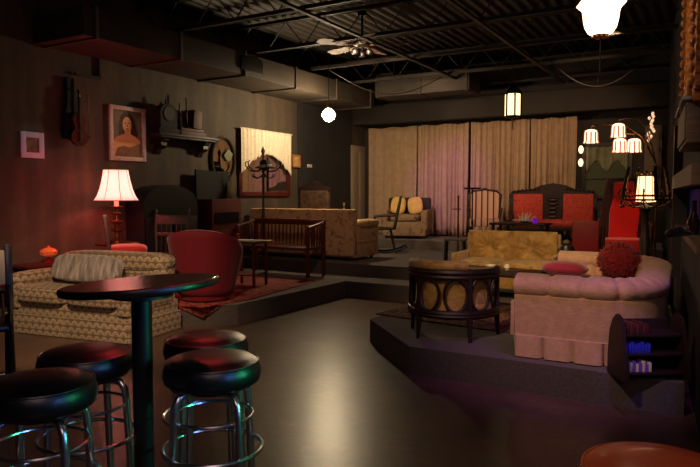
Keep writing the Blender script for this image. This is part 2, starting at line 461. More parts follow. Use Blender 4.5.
for y in (6.2, 7.7, 9.2, 10.7, 12.1): joist(y)
S(MB().box((-4.2, 8.0, 3.52), (.05, 9, .03)).build('ceiling_brace', m_joist))
S(MB().box((-2.6, 8.0, 3.52), (.05, 9, .03)).build('ceiling_brace', m_joist))
t = thing('air_duct', 'long rectangular duct running along the top of the left wall', 'duct', (-6.45, 8.0, 3.15))
MB().box((0, 0, .16), (.9, 6.7, .32), .01).build('duct_run', m_duct, t)
for k in range(6): MB().box((.0, -3.2 + k * 1.28, .16), (.94, .05, .36), .005).build('flange', m_duct, t)
MB().box((.46, -.5, .17), (.03, .5, .2), .005).build('vent_grille', m_iron, t)
t = thing('air_duct', 'wide boxy duct crossing above the back curtains near hanging globe', 'duct', (-4.9, 11.4, 3.3))
MB().box((0, 0, .2), (1.9, .6, .38), .01).build('duct_run', m_duct, t)
for k in range(3): MB().box((-.9 + .9 * k, 0, .2), (.04, .64, .42), .005).build('flange', m_duct, t)
for k in (-.7, .7): MB().cyl((k, 0, .38), (k, 0, .72), .01, n=6).build('hanger_rod', m_joist, t)
b = MB().box((-6.88, 5.55, 3.08), (.03, .03, .36)).box((-6.88, 5.38, 2.9), (.03, .37, .03)); tag(b.build('conduit', m_joist), 'thin L shaped conduit below duct on left wall', 'conduit')
S(MB().box((-3.6, 12.2, 3.12), (6.6, .3, .4), .01).build('ceiling_beam', m_back))


def cable(p, q, sag, label):
    b = MB().tube([(p[0] + (q[0] - p[0]) * k / 16, p[1] + (q[1] - p[1]) * k / 16, p[2] + (q[2] - p[2]) * k / 16 - sag * math.sin(PI * k / 16)) for k in range(17)], .008, 5)
    tag(b.build('cable', m_joist), label, 'cable')


cable((-5.7, 9.2, 3.5), (-4.3, 10.7, 3.5), .35, 'loose cable sagging beside the hanging globe')
cable((-2.3, 9.2, 3.5), (-1.0, 10.7, 3.5), .5, 'loose cable sagging above the five shade arc lamp')
# ceiling fan
t = thing('ceiling_fan', 'dark ceiling fan with broad blades hanging below the joists', 'fan', (-4.45, 8.05, 3.5))
MB().lathe([(.0, .0), (.06, 0), (.12, .03), (.13, .09), (.09, .14), (.03, .16), (.0, .16)]).build('motor', m_iron, t)
MB().cyl((0, 0, .14), (0, 0, .46), .016).lathe([(.06, .44), (.07, .5), (0, .5)]).build('down_rod', m_iron, t)
for k in range(5):
    a = 2 * PI * k / 5 + .35; b = MB(); b.M = Matrix.Rotation(a, 4, 'Z') @ Matrix.Rotation(.2, 4, 'X')
    b.prism([(.2, -.05), (.3, -.075), (.62, -.085), (.68, -.05), (.68, .05), (.62, .085), (.3, .075), (.2, .05)], .03, .042)
    bl = b.build('blade', m_brownbook, t)
    b = MB(); b.M = Matrix.Rotation(a, 4, 'Z'); b.box((.17, 0, .03), (.18, .04, .012)).build('blade_iron', m_brass, bl)
for k in range(3):
    a = 2 * PI * k / 3; MB().tube([(.04 * math.cos(a), .04 * math.sin(a), 0), (.11 * math.cos(a), .11 * math.sin(a), -.02)], .012).lathe([(0, -.11), (.045, -.1), (.05, -.06), (.025, -.03), (.0, -.03)], (.12 * math.cos(a), .12 * math.sin(a), 0), 12).build('light_cup', m_iron, t)

# ------------------------------------------------------------------ hanging lamps
t = thing('globe_pendant', 'glowing white globe lamp hanging near left wall', 'lamp', (-5.6, 9.0, 2.73))
MB().puff((0, 0, 0), (.22, .22, .22), 1, 24, 14).build('globe', e_globe, t)
MB().lathe([(.0, .1), (.05, .1), (.05, .13), (.02, .17), (.02, .2), (0, .2)]).build('cap', m_brass, t)
MB().cyl((0, 0, .18), (0, 0, 1.28), .006, n=6).build('cord', m_blackpaint, t)
t = thing('lantern_pendant', 'small six sided amber lantern hanging before the curtains', 'lamp', (-2.7, 9.5, 2.57)); t.scale = (1.15, 1.15, 1.2)
hx = [(.105 * math.cos(PI / 3 * k), .105 * math.sin(PI / 3 * k)) for k in range(6)]
for k in range(6):
    p, q = Vector(hx[k] + (0,)), Vector(hx[(k + 1) % 6] + (0,)); d = (q - p).normalized() * .014
    b = MB(); b.add([(p + d) + Vector((0, 0, .02)), (q - d) + Vector((0, 0, .02)), (q - d) + Vector((0, 0, .28)), (p + d) + Vector((0, 0, .28))], [(0, 1, 2, 3)])
    b.build('pane', e_lantern, t, solid=.004)
b = MB()
for k in range(6): b.cyl(hx[k] + (0,), hx[k] + (.3,), .013, n=6); b.cyl(hx[k] + (.01,), hx[(k + 1) % 6] + (.01,), .009, n=6); b.cyl(hx[k] + (.29,), hx[(k + 1) % 6] + (.29,), .011, n=6)
b.lathe([(.125, .3), (.1, .32), (.05, .36), (.03, .4), (0, .42)], n=6).lathe([(0, -.02), (.1, 0), (.1, .008), (0, .008)], n=6); b.build('frame', m_iron, t)
MB().cyl((0, 0, .4), (0, 0, 1.19), .006, n=6).build('chain', m_iron, t)
MB().lathe([(0, -.16), (.012, -.15), (.012, -.04), (.02, -.02), (0, -.01)], n=8).build('pendant_drop', m_brass, t)
t = thing('tulip_pendant', 'large glowing tulip glass pendant lamp at upper right', 'lamp', (-.68, 4.32, 2.42))
sc = lambda a, j: 1 + (.05 * math.cos(a * 8) if j == 7 else 0)
MB().lathe([(.0, 0), (.05, 0), (.075, .015), (.095, .05), (.104, .09), (.108, .13), (.115, .16), (.142, .19), (.115, .225), (.06, .25), (.0, .25)], n=48, scal=sc).build('glass_shade', e_tulip, t)
b = MB().lathe([(.0, -.02), (.045, -.015), (.05, 0), (0, .004)])
for k in range(10): b.puff((.045 * math.cos(k * PI / 5), .045 * math.sin(k * PI / 5), -.012), (.018, .018, .014), 1, 8, 6)
b.build('bottom_cap', m_brass, t)
b = MB().cyl((0, 0, -.015), (0, 0, -.22), .0045, n=5)
for k in range(5): b.puff((0, 0, -.06 - .04 * k), (.009, .009, .014), 1, 8, 6)
b.lathe([(0, -.3), (.012, -.27), (.006, -.22), (0, -.22)], n=8); b.build('pull_chain', m_iron, t)
MB().cyl((0, 0, .24), (0, 0, 1.6), .008, n=6).build('rod', m_iron, t)

# ------------------------------------------------------------------ curtains
def curtain(x0, x1, folds, amp, label, seed, zt=2.86, y=12.38):
    rnd = random.Random(seed); ph = [rnd.uniform(0, 6.28) for _ in range(4)]; W = x1 - x0
    def f(u, v):
        s = u + .012 * math.sin(u * 9 + ph[0])
        a = amp * (.55 + .45 * v)
        yy = a * (math.sin(2 * PI * folds * s + ph[1]) + .45 * math.sin(2 * PI * folds * 2.3 * s + ph[2] + v) + .3 * math.sin(2 * PI * folds * .4 * s + ph[3]))
        return (x0 + W * u + .01 * math.sin(v * 3 + u * 20), y + yy, zt + .012 * math.sin(u * 14 + ph[0]) - v * (zt - .59))
    return tag(MB().grid(f, int(W * 90), 14).build('curtain', m_curtain, sharp=180, solid=.006), label, 'curtain')


curtain(-6.68, -5.54, 5, .012, 'flat oat coloured curtain panel at far left, behind rocking chair', 1)
curtain(-5.51, -4.40, 9, .05, 'gathered mauve lit curtain panel second from left', 2)
curtain(-4.34, -3.20, 9, .05, 'gathered tan curtain panel behind the striped chair', 3)
curtain(-3.17, -2.33, 8, .045, 'rightmost tan curtain panel, behind the red settee', 4)
t = tag(MB().cyl((-6.75, 12.38, 2.89), (-2.25, 12.38, 2.89), .016, n=8).puff((-2.24, 12.38, 2.89), (.05, .05, .05), 1, 10, 8).build('curtain_rod', m_iron), 'dark rod along the top of the back curtains', 'curtain rod')

# ------------------------------------------------------------------ left wall things
LW = PI / 2                                             # a thing built with its front at -Y, turned to face the room


def frame_mb(w_, h_, fw, dp):
    b = MB()
    for sx in (-1, 1): b.box((sx * (w_ - fw) / 2, -dp / 2, h_ / 2), (fw, dp, h_), .006)
    for z in (fw / 2, h_ - fw / 2): b.box((0, -dp / 2, z), (w_ - 2 * fw + .004, dp, fw), .006)
    return b


t = thing('portrait_painting', 'white framed portrait of long haired woman in off shoulder dress', 'picture', (-6.9, 5.98, 1.875), LW)
frame_mb(.60, .72, .055, .035).build('picture_frame', m_whiteframe, t)
b = MB(); b.box((0, -.008, .36), (.5, .008, .62)); b.cur = 1
P = lambda pts, k: b.prism([(x, z) for x, z in pts], -.0122 - .0006 * k, -.0112 - .0006 * k, 'xz')
el = lambda cx, cz, rx, rz, n=20: [(cx + rx * math.cos(2 * PI * i / n), cz + rz * math.sin(2 * PI * i / n)) for i in range(n)]
P([(-.15, .33), (-.14, .48), (-.115, .58), (-.05, .645), (.04, .645), (.11, .58), (.14, .48), (.18, .36), (.13, .28), (-.1, .28)], 0); b.cur = 2
P([(-.24, .06), (-.235, .24), (-.2, .3), (-.12, .335), (-.05, .36), (.05, .36), (.13, .33), (.2, .29), (.235, .2), (.24, .06)], 1)
P([(-.05, .34), (-.045, .42), (.05, .42), (.055, .34)], 2); P(el(-.005, .48, .074, .105), 3); b.cur = 3
P([(-.22, .05), (-.17, .17), (-.06, .2), (.03, .18), (.12, .21), (.2, .24), (.235, .22), (.22, .05)], 4); b.cur = 1
P(el(-.034, .50, .016, .009, 10), 5); P(el(.026, .50, .016, .009, 10), 5); P([(-.008, .5), (-.012, .452), (.008, .452)], 5); b.cur = 4; P(el(-.003, .425, .024, .010, 10), 5)
b.build('canvas', [mat('portrait_backdrop', c(128, 104, 78), .6, noise=(9, c(96, 76, 56))), mat('painted_brown_hair', c(66, 34, 22), .6), mat('painted_skin', c(232, 164, 112), .6), mat('painted_gold_dress', c(150, 94, 40), .6, noise=(40, c(110, 62, 28))), mat('painted_lips', c(150, 50, 40), .6)], t)
t = thing('small_picture', 'small picture in wide white frame at far left of wall', 'picture', (-6.9, 4.605, 1.845), LW)
frame_mb(.29, .30, .065, .02).build('picture_frame', mat('white_mount', c(214, 196, 206), .7), t)
MB().box((0, -.006, .15), (.18, .008, .19)).build('print', mat('brown_print', c(70, 46, 34), .6, noise=(12, c(150, 110, 76))), t)
t = thing('tiny_picture', 'tiny gold framed picture right of the lace draped mirror', 'picture', (-6.88, 9.9, 1.93), LW)
frame_mb(.26, .24, .03, .02).build('picture_frame', m_gilt, t)
MB().box((0, -.006, .12), (.21, .008, .19)).build('print', mat('cream_mount', c(214, 180, 120), .7, noise=(8, c(150, 100, 60))), t)
# violin and case
t = thing('violin_case', 'narrow black case hung on wall behind the violin', 'case', (-6.9, 5.10, 2.1), LW)
MB().prism([(-.1, 0), (.1, 0), (.11, .1), (.08, .22), (.09, .3), (.05, .42), (.05, .74), (-.05, .74), (-.05, .42), (-.09, .3), (-.08, .22), (-.11, .1)], -.05, 0, 'xz').build('case_shell', m_blackpaint, t)
MB().cyl((-.03, -.06, .6), (.03, -.06, .6), .008).cyl((-.03, -.05, .6), (-.03, -.06, .6), .006).cyl((.03, -.05, .6), (.03, -.06, .6), .006).build('handle', m_iron, t)
t = thing('violin', 'red brown violin hanging upright against its black case', 'violin', (-6.845, 5.17, 2.02), LW); t.scale = (1.15, 1.0, 1.12)
ol = []
for k in range(41):
    a = PI * k / 40; z = .18 - .178 * math.cos(a); q = (z / .356)
    r = .104 * math.sqrt(max(0, 1 - ((z - .09) / .1) ** 2)) if z < .13 else None
    wv = max(.104 * math.sqrt(max(0, 1 - ((z - .092) / .094) ** 2)), .084 * math.sqrt(max(0, 1 - ((z - .28) / .077) ** 2)), .056 if .07 < z < .32 else 0)
    ol.append((wv, z))
poly = ol + [(-a, z) for a, z in ol[::-1][1:-1]]
MB().prism(poly, -.055, -.015, 'xz').build('body', m_violin, t)
b = MB().box((0, -.05, .43), (.026, .022, .2), .004).box((0, -.062, .34), (.032, .008, .3), .003).tube([(0, -.05, .53), (0, -.055, .57), (0, -.04, .6), (0, -.03, .585)], .013)
for k in range(4): b.cyl((-.04 if k % 2 else .04, -.05, .54 + .012 * k), (0, -.05, .54 + .012 * k), .004, n=6)
b.build('neck', m_blackpaint, t)
MB().box((0, -.066, .1), (.035, .006, .1), .002).box((0, -.07, .17), (.05, .02, .006)).build('tailpiece', m_blackpaint, t)
tag(MB().tube([(-6.8, 5.31, 2.12), (-6.79, 5.30, 2.5), (-6.8, 5.28, 2.82)], .006, 6).box((-6.8, 5.315, 2.14), (.012, .02, .05)).build('violin_bow', m_darkwood), 'slender violin bow hanging beside the violin', 'bow')
# wall shelf with its dark curios
t = thing('wall_shelf', 'dark carved wall shelf on scrolled brackets', 'shelf', (-6.9, 6.92, 2.16), LW)
MB().box((0, -.13, .1), (1.2, .26, .035), .008).box((0, -.13, .07), (1.12, .22, .03), .008).build('shelf_board', m_darkwood, t)
MB().box((0, -.012, .03), (1.1, .024, .12), .004).build('back_rail', m_darkwood, t)
for sx in (-.42, .42):
    MB().prism([(0, .06), (-.2, .06), (-.19, .02), (-.14, 0), (-.15, -.05), (-.1, -.09), (-.05, -.1), (-.03, -.15), (0, -.17)], sx - .05, sx + .05, 'yz').build('bracket', m_darkwood, t)
SHZ = 2.2785
t = thing('mantel_clock', 'dark arched mantel clock at left end of wall shelf', 'clock', (-6.77, 6.56, SHZ), LW); t.scale = (1.2, 1, 1.15)
MB().box((0, 0, .03), (.34, .16, .06), .008).prism([(-.13, .06), (.13, .06), (.13, .26)] + [(.13 * math.cos(k * PI / 10), .26 + .1 * math.sin(k * PI / 10)) for k in range(1, 10)] + [(-.13, .26)], -.06, .06, 'xz').build('clock_case', mat('matt_black_wood', c(20, 15, 13), .8), t)
b = MB(); b.M = Matrix.Translation((0, -.062, .24)) @ Matrix.Rotation(PI / 2, 4, 'X'); b.lathe([(0, 0), (.085, 0), (.085, .008), (0, .008)]); b.build('dial', mat('tarnished_dial', c(44, 34, 27), .7), t)
MB().lathe([(0, .36), (.02, .37), (.012, .4), (0, .44)], n=10).lathe([(0, .06), (.02, .08), (.012, .1), (0, .14)], (-.15, 0, 0), 10).build('finial', m_darkwood, t)
tag(MB().box((-6.77, 7.02, SHZ + .03), (.18, .52, .058), .006).build('book', m_brownbook), 'thick brown book lying flat, lower one on wall shelf', 'book')
tag(MB().box((-6.77, 7.0, SHZ + .082), (.16, .46, .044), .006).build('book', m_redbook), 'maroon book lying flat atop thick brown book on wall shelf', 'book')
tag(MB().box((-6.78, 7.13, SHZ + .247), (.15, .17, .27), .006, rotx(-.1)).build('book', m_redbook), 'upright maroon book standing on the flat books of wall shelf', 'book')
for k, (yy, hh, lab) in enumerate(((6.83, .3, 'slim dark candlestick at the left on flat books of wall shelf'), (6.96, .38, 'tallest dark candlestick on flat books of wall shelf'))):
    t = thing('candlestick', lab, 'candlestick', (-6.77, yy, SHZ + .104))
    MB().lathe([(0, 0), (.05, 0), (.045, .02), (.015, .04), (.02, hh * .4), (.012, hh * .6), (.03, hh * .7), (0, hh * .72)], n=14).build('stem', m_iron, t)
    MB().cyl((0, 0, hh * .7), (0, 0, hh * 1.2), .012, .009).build('candle', m_darkwood, t)
# oval mirror
t = thing('oval_mirror', 'round topped oval mirror in dark frame beside record console', 'mirror', (-6.9, 7.87, 1.62), LW)
ov = [(.27 * math.cos(2 * PI * k / 40), .36 + .35 * math.sin(2 * PI * k / 40)) for k in range(40)]
MB().tube([(x, -.025, z) for x, z in ov], .026, 8, True).build('mirror_frame', m_darkwood, t)
MB().prism([(x * .95, .36 + (z - .36) * .96) for x, z in ov], -.016, -.004, 'xz').build('mirror_glass', m_mirror, t)
b = MB().prism([(-.1, 0), (0, .1), (.11, .04), (.07, -.07), (-.02, -.09)], -.02, 0, 'xz'); b.M = Matrix.Identity(4)
tag(b.build('paper_fan', mat('grey_green_paper', c(120, 128, 96), .7), loc=(-6.868, 7.96, 2.05), rz=LW), 'small grey green paper fan stuck on oval mirror', 'fan')
# lace draped mirror
t = thing('wall_mirror', 'large wood framed mirror on left wall behind lace', 'mirror', (-6.9, 8.96, 1.40), LW)
frame_mb(1.44, 1.12, .075, .04).build('mirror_frame', m_redwood, t)
MB().box((0, -.012, .56), (1.32, .012, 1.0)).build('mirror_glass', m_mirror, t)


def lace(u, v):
    x = -.71 + 1.42 * u; d = abs(2 * u - .98) ; h = .40 + .36 * min(1, d) ** 1.8
    return (x, -.085 + .007 * math.sin(u * 90) + .006 * math.sin(u * 37 + 1), 1.12 + .01 * math.sin(u * 70) - v * h * (1 + .012 * math.sin(u * 60)))


t = thing('lace_drape', 'white lace curtain swagged over the wooden wall mirror', 'curtain', (-6.9, 8.96, 1.40), LW)
MB().grid(lace, 150, 14).build('lace_panel', m_lace, t, sharp=180, solid=.005)
MB().cyl((-.74, -.075, 1.12), (.74, -.075, 1.12), .012).build('drape_rod', m_whiteframe, t)
# light switch
tag(MB().box((-6.875, 10.35, 1.98), (.015, .16, .06), .006).build('light_switch', m_whiteframe), 'small pale switch plate on the dark left wall', 'switch')
# hat stand
t = thing('hat_stand', 'tall dark hat stand with curled hooks before lace mirror', 'hat stand', (-6.42, 8.31, .4)); t.scale = (1.1, 1.1, 1.03)
MB().lathe([(0, 0), (.1, 0), (.095, .02), (.03, .05), (.02, .1), (.018, 1.4), (.03, 1.45), (.02, 1.5), (.015, 1.62), (.03, 1.68), (.0, 1.76)], n=12).build('pole', m_darkwood, t)
for k in range(6):
    a = 2 * PI * k / 6 + .3; q = lambda r, z: (r * math.cos(a), r * math.sin(a), z)
    MB().tube([q(.01, 1.42), q(.1, 1.36), q(.2, 1.37), q(.27, 1.44), q(.28, 1.5), q(.25, 1.52)], [.013, .012, .011, .01, .009, .008], 7).build('hook', m_darkwood, t)
    MB().tube([q(.01, 1.3), q(.1, 1.25), q(.17, 1.28), q(.18, 1.32)], .009, 6).build('hook', m_darkwood, t)
t = thing('hat', 'dark brimmed hat hanging on the hat stand', 'hat', (-6.34, 8.27, 1.85))
MB().lathe([(0, .14), (.07, .135), (.095, .1), (.1, .03), (.17, .0), (.175, .008), (.1, .045), (0, .05)], n=24).build('crown', mat('dark_felt', c(40, 36, 30), .9), t)
MB().lathe([(.101, .03), (.103, .035), (.1, .06), (.098, .06)], n=24).build('hat_band', mat('grey_ribbon', c(150, 140, 124), .6), t)

# ------------------------------------------------------------------ left side seating
# patterned sofa
t = thing('patterned_sofa', 'two seat sofa in beige fan scallop fabric by left wall', 'sofa', (-5.67, 4.45, 0), R(8.5))
W_ = 1.58
MB().box((0, 0, .17), (W_ - .02, .74, .31), .02).build('base', m_scallop, t)
b = MB()
for sx in (-.39, .39): b.box((sx, -.415, .105), (.775, .025, .2), .006)
for sx in (-1, 1): b.box((sx * (W_ / 2 + .002), -.02, .105), (.025, .8, .2), .006)
b.build('skirt', m_scallop, t)
for sx in (-.33, .33): MB().puff((sx, -.135, .40), (.645, .62, .165), .26).build('seat_cushion', m_scallop, t)
for sx in (-1, 1): MB().box((sx * (W_ / 2 - .085), -.06, .4), (.15, .68, .3), .03).puff((sx * (W_ / 2 - .08), -.07, .545), (.2, .72, .15), .55).build('arm', m_scallop, t)
b = MB().box((.04, .29, .48), (W_ - .16, .2, .5), .06, seg=4).puff((.05, .29, .71), (W_ - .14, .26, .2), .4)
b.build('back', m_scallop, t)
t = thing('fur_cushion', 'grey fur cushion leaning on back of patterned sofa', 'cushion', (-5.74, 4.42, .495), R(8.5))
MB().puff((0, .0, .15), (.86, .17, .29), .36, 40, 18, rotx(-.3), .02).build('cushion_cover', m_fur, t)
# end table with compote left of the sofa
t = thing('end_table', 'low square end table in left corner beside patterned sofa', 'table', (-6.70, 4.55, 0))
MB().box((0, 0, .625), (.36, .6, .03), .008).build('table_top', m_redwood, t)
for sx in (-.14, .14):
    for sy in (-.25, .25): MB().cyl((sx, sy, 0), (sx, sy, .615), .016, .022).build('leg', m_redwood, t)
t = thing('glass_compote', 'lidded amber glass compote with added orange glow on end table', 'dish', (-6.64, 4.60, .641)); t.scale = (.8, .8, .78)
MB().lathe([(0, 0), (.07, 0), (.075, .012), (.025, .03), (.018, .07), (.03, .09), (0, .095)]).build('foot', m_redglass, t)
MB().lathe([(0, .09), (.04, .095), (.1, .12), (.12, .17), (.11, .175), (0, .16)], n=30, scal=lambda a, j: 1 + .05 * math.cos(a * 10) * (j > 1)).build('bowl', mat('amber_glow_glass', c(226, 122, 70), .25, emis=(c(220, 90, 40), .12)), t)  # bowl is no lamp; orange light on it added as emission
MB().lathe([(.115, .175), (.1, .2), (.05, .225), (.015, .235), (.02, .25), (0, .26)], n=24).build('lid', mat('amber_glow_glass', c(0, 0, 0)), t)
t = thing('plant_stool', 'low dark stool in left corner bearing the ruby tumbler', 'stool', (-6.72, 4.05, 0))
MB().lathe([(0, .4), (.12, .4), (.12, .43), (0, .43)]).build('seat', m_darkwood, t)
for k in range(3): a = 2 * PI * k / 3; MB().cyl((.1 * math.cos(a), .1 * math.sin(a), 0), (.06 * math.cos(a), .06 * math.sin(a), .41), .014).build('leg', m_darkwood, t)
tag(MB().lathe([(0, 0), (.04, 0), (.055, .05), (.05, .11), (.045, .11), (.04, .02), (0, .015)]).build('tumbler', m_redglass, loc=(-6.72, 4.05, .43)), 'small ruby glass tumbler left of patterned sofa arm', 'glass')
# lamp table and lamp
PL = .22
t = thing('lamp_table', 'small dark pedestal table carrying the pink shaded lamp', 'table', (-6.42, 5.38, PL))
MB().lathe([(0, .585), (.25, .585), (.26, .6), (.25, .615), (0, .615)], n=32).build('table_top', m_redwood, t)
MB().lathe([(0, 0), (.03, .1), (.04, .2), (.025, .35), (.05, .55), (0, .59)], n=16).build('column', m_redwood, t)
for k in range(3): a = 2 * PI * k / 3; MB().tube([(0.02 * math.cos(a), .02 * math.sin(a), .16), (.12 * math.cos(a), .12 * math.sin(a), .12), (.22 * math.cos(a), .22 * math.sin(a), .015)], .015).build('leg', m_redwood, t)
t = thing('table_lamp', 'lit table lamp with pink bell shade and turned brass base', 'lamp', (-6.42, 5.38, PL + .616)); t.scale = (1, 1, 1.035)
MB().lathe([(0, 0), (.11, 0), (.115, .02), (.06, .04), (.03, .06), (.025, .12), (.075, .145), (.075, .155), (.03, .175), (.03, .22), (.085, .245), (.085, .255), (.03, .275), (.025, .32), (.06, .34), (.06, .35), (.02, .365), (.02, .4), (.08, .42), (.08, .43), (0, .435)], n=24).build('base', mat('polished_brass_base', c(170, 100, 60), .25, .9), t)
MB().cyl((0, 0, .43), (0, 0, .53), .028).build('candle_sleeve', m_paper, t)
pf = [(.26, .5), (.225, .55), (.19, .64), (.165, .74), (.15, .82), (.145, .86)]
b = MB(); vs = [(r * math.cos(2 * PI * i / 48), r * math.sin(2 * PI * i / 48), z) for r, z in pf for i in range(48)]
b.add(vs, [(j * 48 + i, j * 48 + (i + 1) % 48, (j + 1) * 48 + (i + 1) % 48, (j + 1) * 48 + i) for j in range(5) for i in range(48)])
sh = b.build('lamp_shade', e_shade, t, solid=.004)
b = MB()
for k in range(8): a = 2 * PI * k / 8 + .3; b.tube([((r + .002) * math.cos(a), (r + .002) * math.sin(a), z) for r, z in pf], .0035, 5)
b.ring((0, 0, .5), .26, .005).ring((0, 0, .86), .145, .005); b.build('shade_rib', mat('pink_trim', c(190, 120, 110), .7, emis=(c(190, 90, 80), .25)), sh)
point('table_lamp_bulb', (-6.42, 5.38, PL + .616 + .66), 15, (1, .10, .10), .045)
# chair with red cushion
t = thing('wooden_chair', 'plain wooden chair with bright red cushion below the lamp', 'chair', (-6.06, 5.23, PL), R(141))
b = MB(); MB().box((0, 0, .50), (.40, .42, .035), .01).build('seat', m_redwood, t)
MB().puff((0, 0, .56), (.42, .44, .12), .5).build('seat_cushion', m_redlit, t)
for sx in (-.18, .18):
    MB().cyl((sx, -.18, 0), (sx, -.18, .49), .018).build('leg', m_redwood, t)
    MB().box((sx, .2, .48), (.045, .05, .97), .008, rotx(-.1)).build('leg', m_redwood, t)
MB().box((0, .245, .9), (.36, .02, .09), .006).box((0, .225, .72), (.36, .02, .06), .006).build('backrest', m_redwood, t)
# windsor chair
def windsor(name, label, cat, loc, rz, rocker=False, m=None):
    m = m or m_darkwood
    t = thing(name, label, cat, loc, rz)
    z0 = .05 if rocker else 0
    MB().puff((0, -.02, .43), (.46, .44, .05), .55).build('seat', m, t)
    for sx in (-1, 1):
        for sy in (-1, 1):
            MB().tube([(sx * .2, sy * .2 - .02, z0), (sx * .17, sy * .16 - .02, .22), (sx * .14, sy * .12 - .02, .42)], [.014, .022, .015], 8).build('leg', m, t)
        if rocker: MB().tube([(sx * .2, -.42 + .09 * k, .02 + .11 * ((k - 4.6) / 4.6) ** 2) for k in range(10)], .016, 7).build('rocker', m, t)
    MB().cyl((-.17, -.18, .2), (.17, -.18, .2), .011).build('stretcher', m, t)
    MB().cyl((-.17, .14, .2), (.17, .14, .2), .011).build('stretcher', m, t)
    for sx in (-1, 1):
        MB().tube([(sx * .19, .17, .44), (sx * .21, .22, .7), (sx * .22, .28, .98)], [.018, .02, .014], 8).lathe([(0, -.0), (.018, .01), (.0, .05)], (sx * .22, .285, .97), 8).build('post', m, t)
    MB().box((0, .25, .87), (.42, .02, .13), .006, rotx(-.2)).box((0, .215, .68), (.4, .018, .05), .006, rotx(-.2)).build('backrest', m, t)
    for k in range(5): MB().cyl((-.13 + .065 * k, .17, .44), (-.13 + .065 * k, .24, .84), .009, n=6).build('spindle', m, t)
    if rocker:
        for sx in (-1, 1): MB().tube([(sx * .2, .2, .66), (sx * .24, 0, .66), (sx * .24, -.2, .64)], .016).cyl((sx * .22, -.17, .44), (sx * .24, -.18, .64), .012).build('arm', m, t)
    return t


windsor('windsor_chair', 'dark spindle back chair between the lamp table and arched cabinet', 'chair', (-6.19, 5.98, PL), R(30))
# black arched cabinet and record console
t = thing('arched_cabinet', 'black arched cabinet standing against left wall behind spindle chair', 'cabinet', (-6.9, 6.42, PL), LW)
MB().prism([(-.5, 0), (.5, 0), (.5, 1.06)] + [(.5 * math.cos(k * PI / 16), 1.06 + .28 * math.sin(k * PI / 16)) for k in range(1, 16)] + [(-.5, 1.06)], -.36, -.01, 'xz').build('body', m_blackpaint, t)
MB().box((-.24, -.37, .5), (.44, .02, .8), .008).build('door', m_blackpaint, t)
MB().box((.24, -.37, .5), (.44, .02, .8), .008).build('door', m_blackpaint, t)
t = thing('record_console', 'mahogany record console with louvred front and lid open', 'record player', (-6.89, 7.48, PL), LW)
MB().box((0, -.22, .58), (.66, .40, 1.12), .012).build('body', m_redwood, t)
b = MB()
for k in range(12): b.box((-.25 + .045 * k, -.428, .86), (.018, .02, .16))
b.build('louvre', m_blackpaint, t)
MB().box((0, -.425, .38), (.56, .015, .6), .005).build('door', m_redwood, t)
MB().prism([(-.33, 1.14), (.33, 1.14), (.40, 1.56), (-.34, 1.58)], -.12, -.09, 'xz').build('lid', mat('black_lid', c(14, 12, 12), .8), t)
# red barrel chair, its back to the room
t = thing('barrel_chair', 'crimson velvet barrel chair seen from behind', 'armchair', (-5.05, 5.46, PL), R(207))


def barrel(i, L, zt=.82):
    return None


b = MB()
def bfn(u, v):
    a = R(-28 + 236 * u); k = math.cos(R(-118 + 236 * u))
    h = .42 + .40 * max(0, math.sin(PI * u)) ** .55
    rr = .27 + .11 * v
    return (rr * math.cos(a), rr * math.sin(a) * .95, .1 + (h - .1) * v)
b.grid(bfn, 40, 10); b.build('back', m_redvelvet, t, solid=.09, sharp=180)
MB().puff((0, -.04, .36), (.52, .52, .2), .5).build('seat_cushion', m_redvelvet, t)
MB().lathe([(0, .03), (.27, .03), (.29, .1), (.3, .28), (0, .3)], n=30).build('base', m_redvelvet, t)
MB().lathe([(0, 0), (.2, 0), (.2, .035), (0, .035)]).build('plinth', m_blackpaint, t)
# red rug draped over platform edge
b = MB()
def rg(u, v):
    p = Vector((-4.70, 5.02)) + Vector((-.30, 2.35)) * u + Vector((-1.5, .0)) * v
    z = PL + .006
    return (p.x, p.y, z)
b.add([(-4.72, 5.06, PL + .008), (-4.62, 5.75, PL + .008), (-4.85, 7.5, PL + .008), (-6.2, 7.35, PL + .008), (-5.9, 5.05, PL + .008), (-5.05, 5.0, PL + .008), (-4.72, 4.88 + .18, PL + .008)][:6], [(0, 1, 2, 3, 4, 5)])
b.add([(-5.06, 4.963, PL + .008), (-4.66, 5.32, PL + .008), (-4.80, 5.14, .09), (-5.05, 5.0, PL + .009)][:3], [(0, 1, 2)])
tag(b.build('rug', m_rugred, solid=.008), 'red patterned rug under barrel chair, corner hanging over platform edge', 'rug')
# small table with magazine and red candle
t = thing('side_table', 'small wooden side table with lower shelf beside barrel chair', 'table', (-5.33, 6.55, PL + .012), R(12))
MB().box((0, 0, .58), (.42, .42, .025), .006).build('table_top', m_redwood, t)
MB().box((0, 0, .16), (.36, .36, .02), .004).build('shelf', m_redwood, t)
for sx in (-.18, .18):
    for sy in (-.18, .18): MB().box((sx, sy, .285), (.03, .03, .57), .004).build('leg', m_redwood, t)
tag(MB().box((0, 0, .006), (.3, .2, .012), .002, rotz(.2)).build('magazine', m_paper, loc=(-5.36, 6.5, PL + .606)), 'pale magazine lying on small side table', 'magazine')
t = thing('folded_menu', 'cream folded menu card poking over side table edge', 'menu', (-5.13, 6.62, PL + .606), R(25))
MB().box((0, 0, .004), (.24, .14, .008)).build('cover', m_paper, t)
t = thing('flower_glass', 'red glass candle cup with ruffled rim on side table', 'candle holder', (-5.5, 6.55, PL + .606))
MB().lathe([(0, 0), (.04, 0), (.02, .03), (.045, .07), (.06, .1), (.05, .1), (.035, .07), (0, .05)], n=30, scal=lambda a, j: 1 + (.14 * math.cos(a * 7) if j in (4, 5) else 0)).build('cup', m_redglass, t)
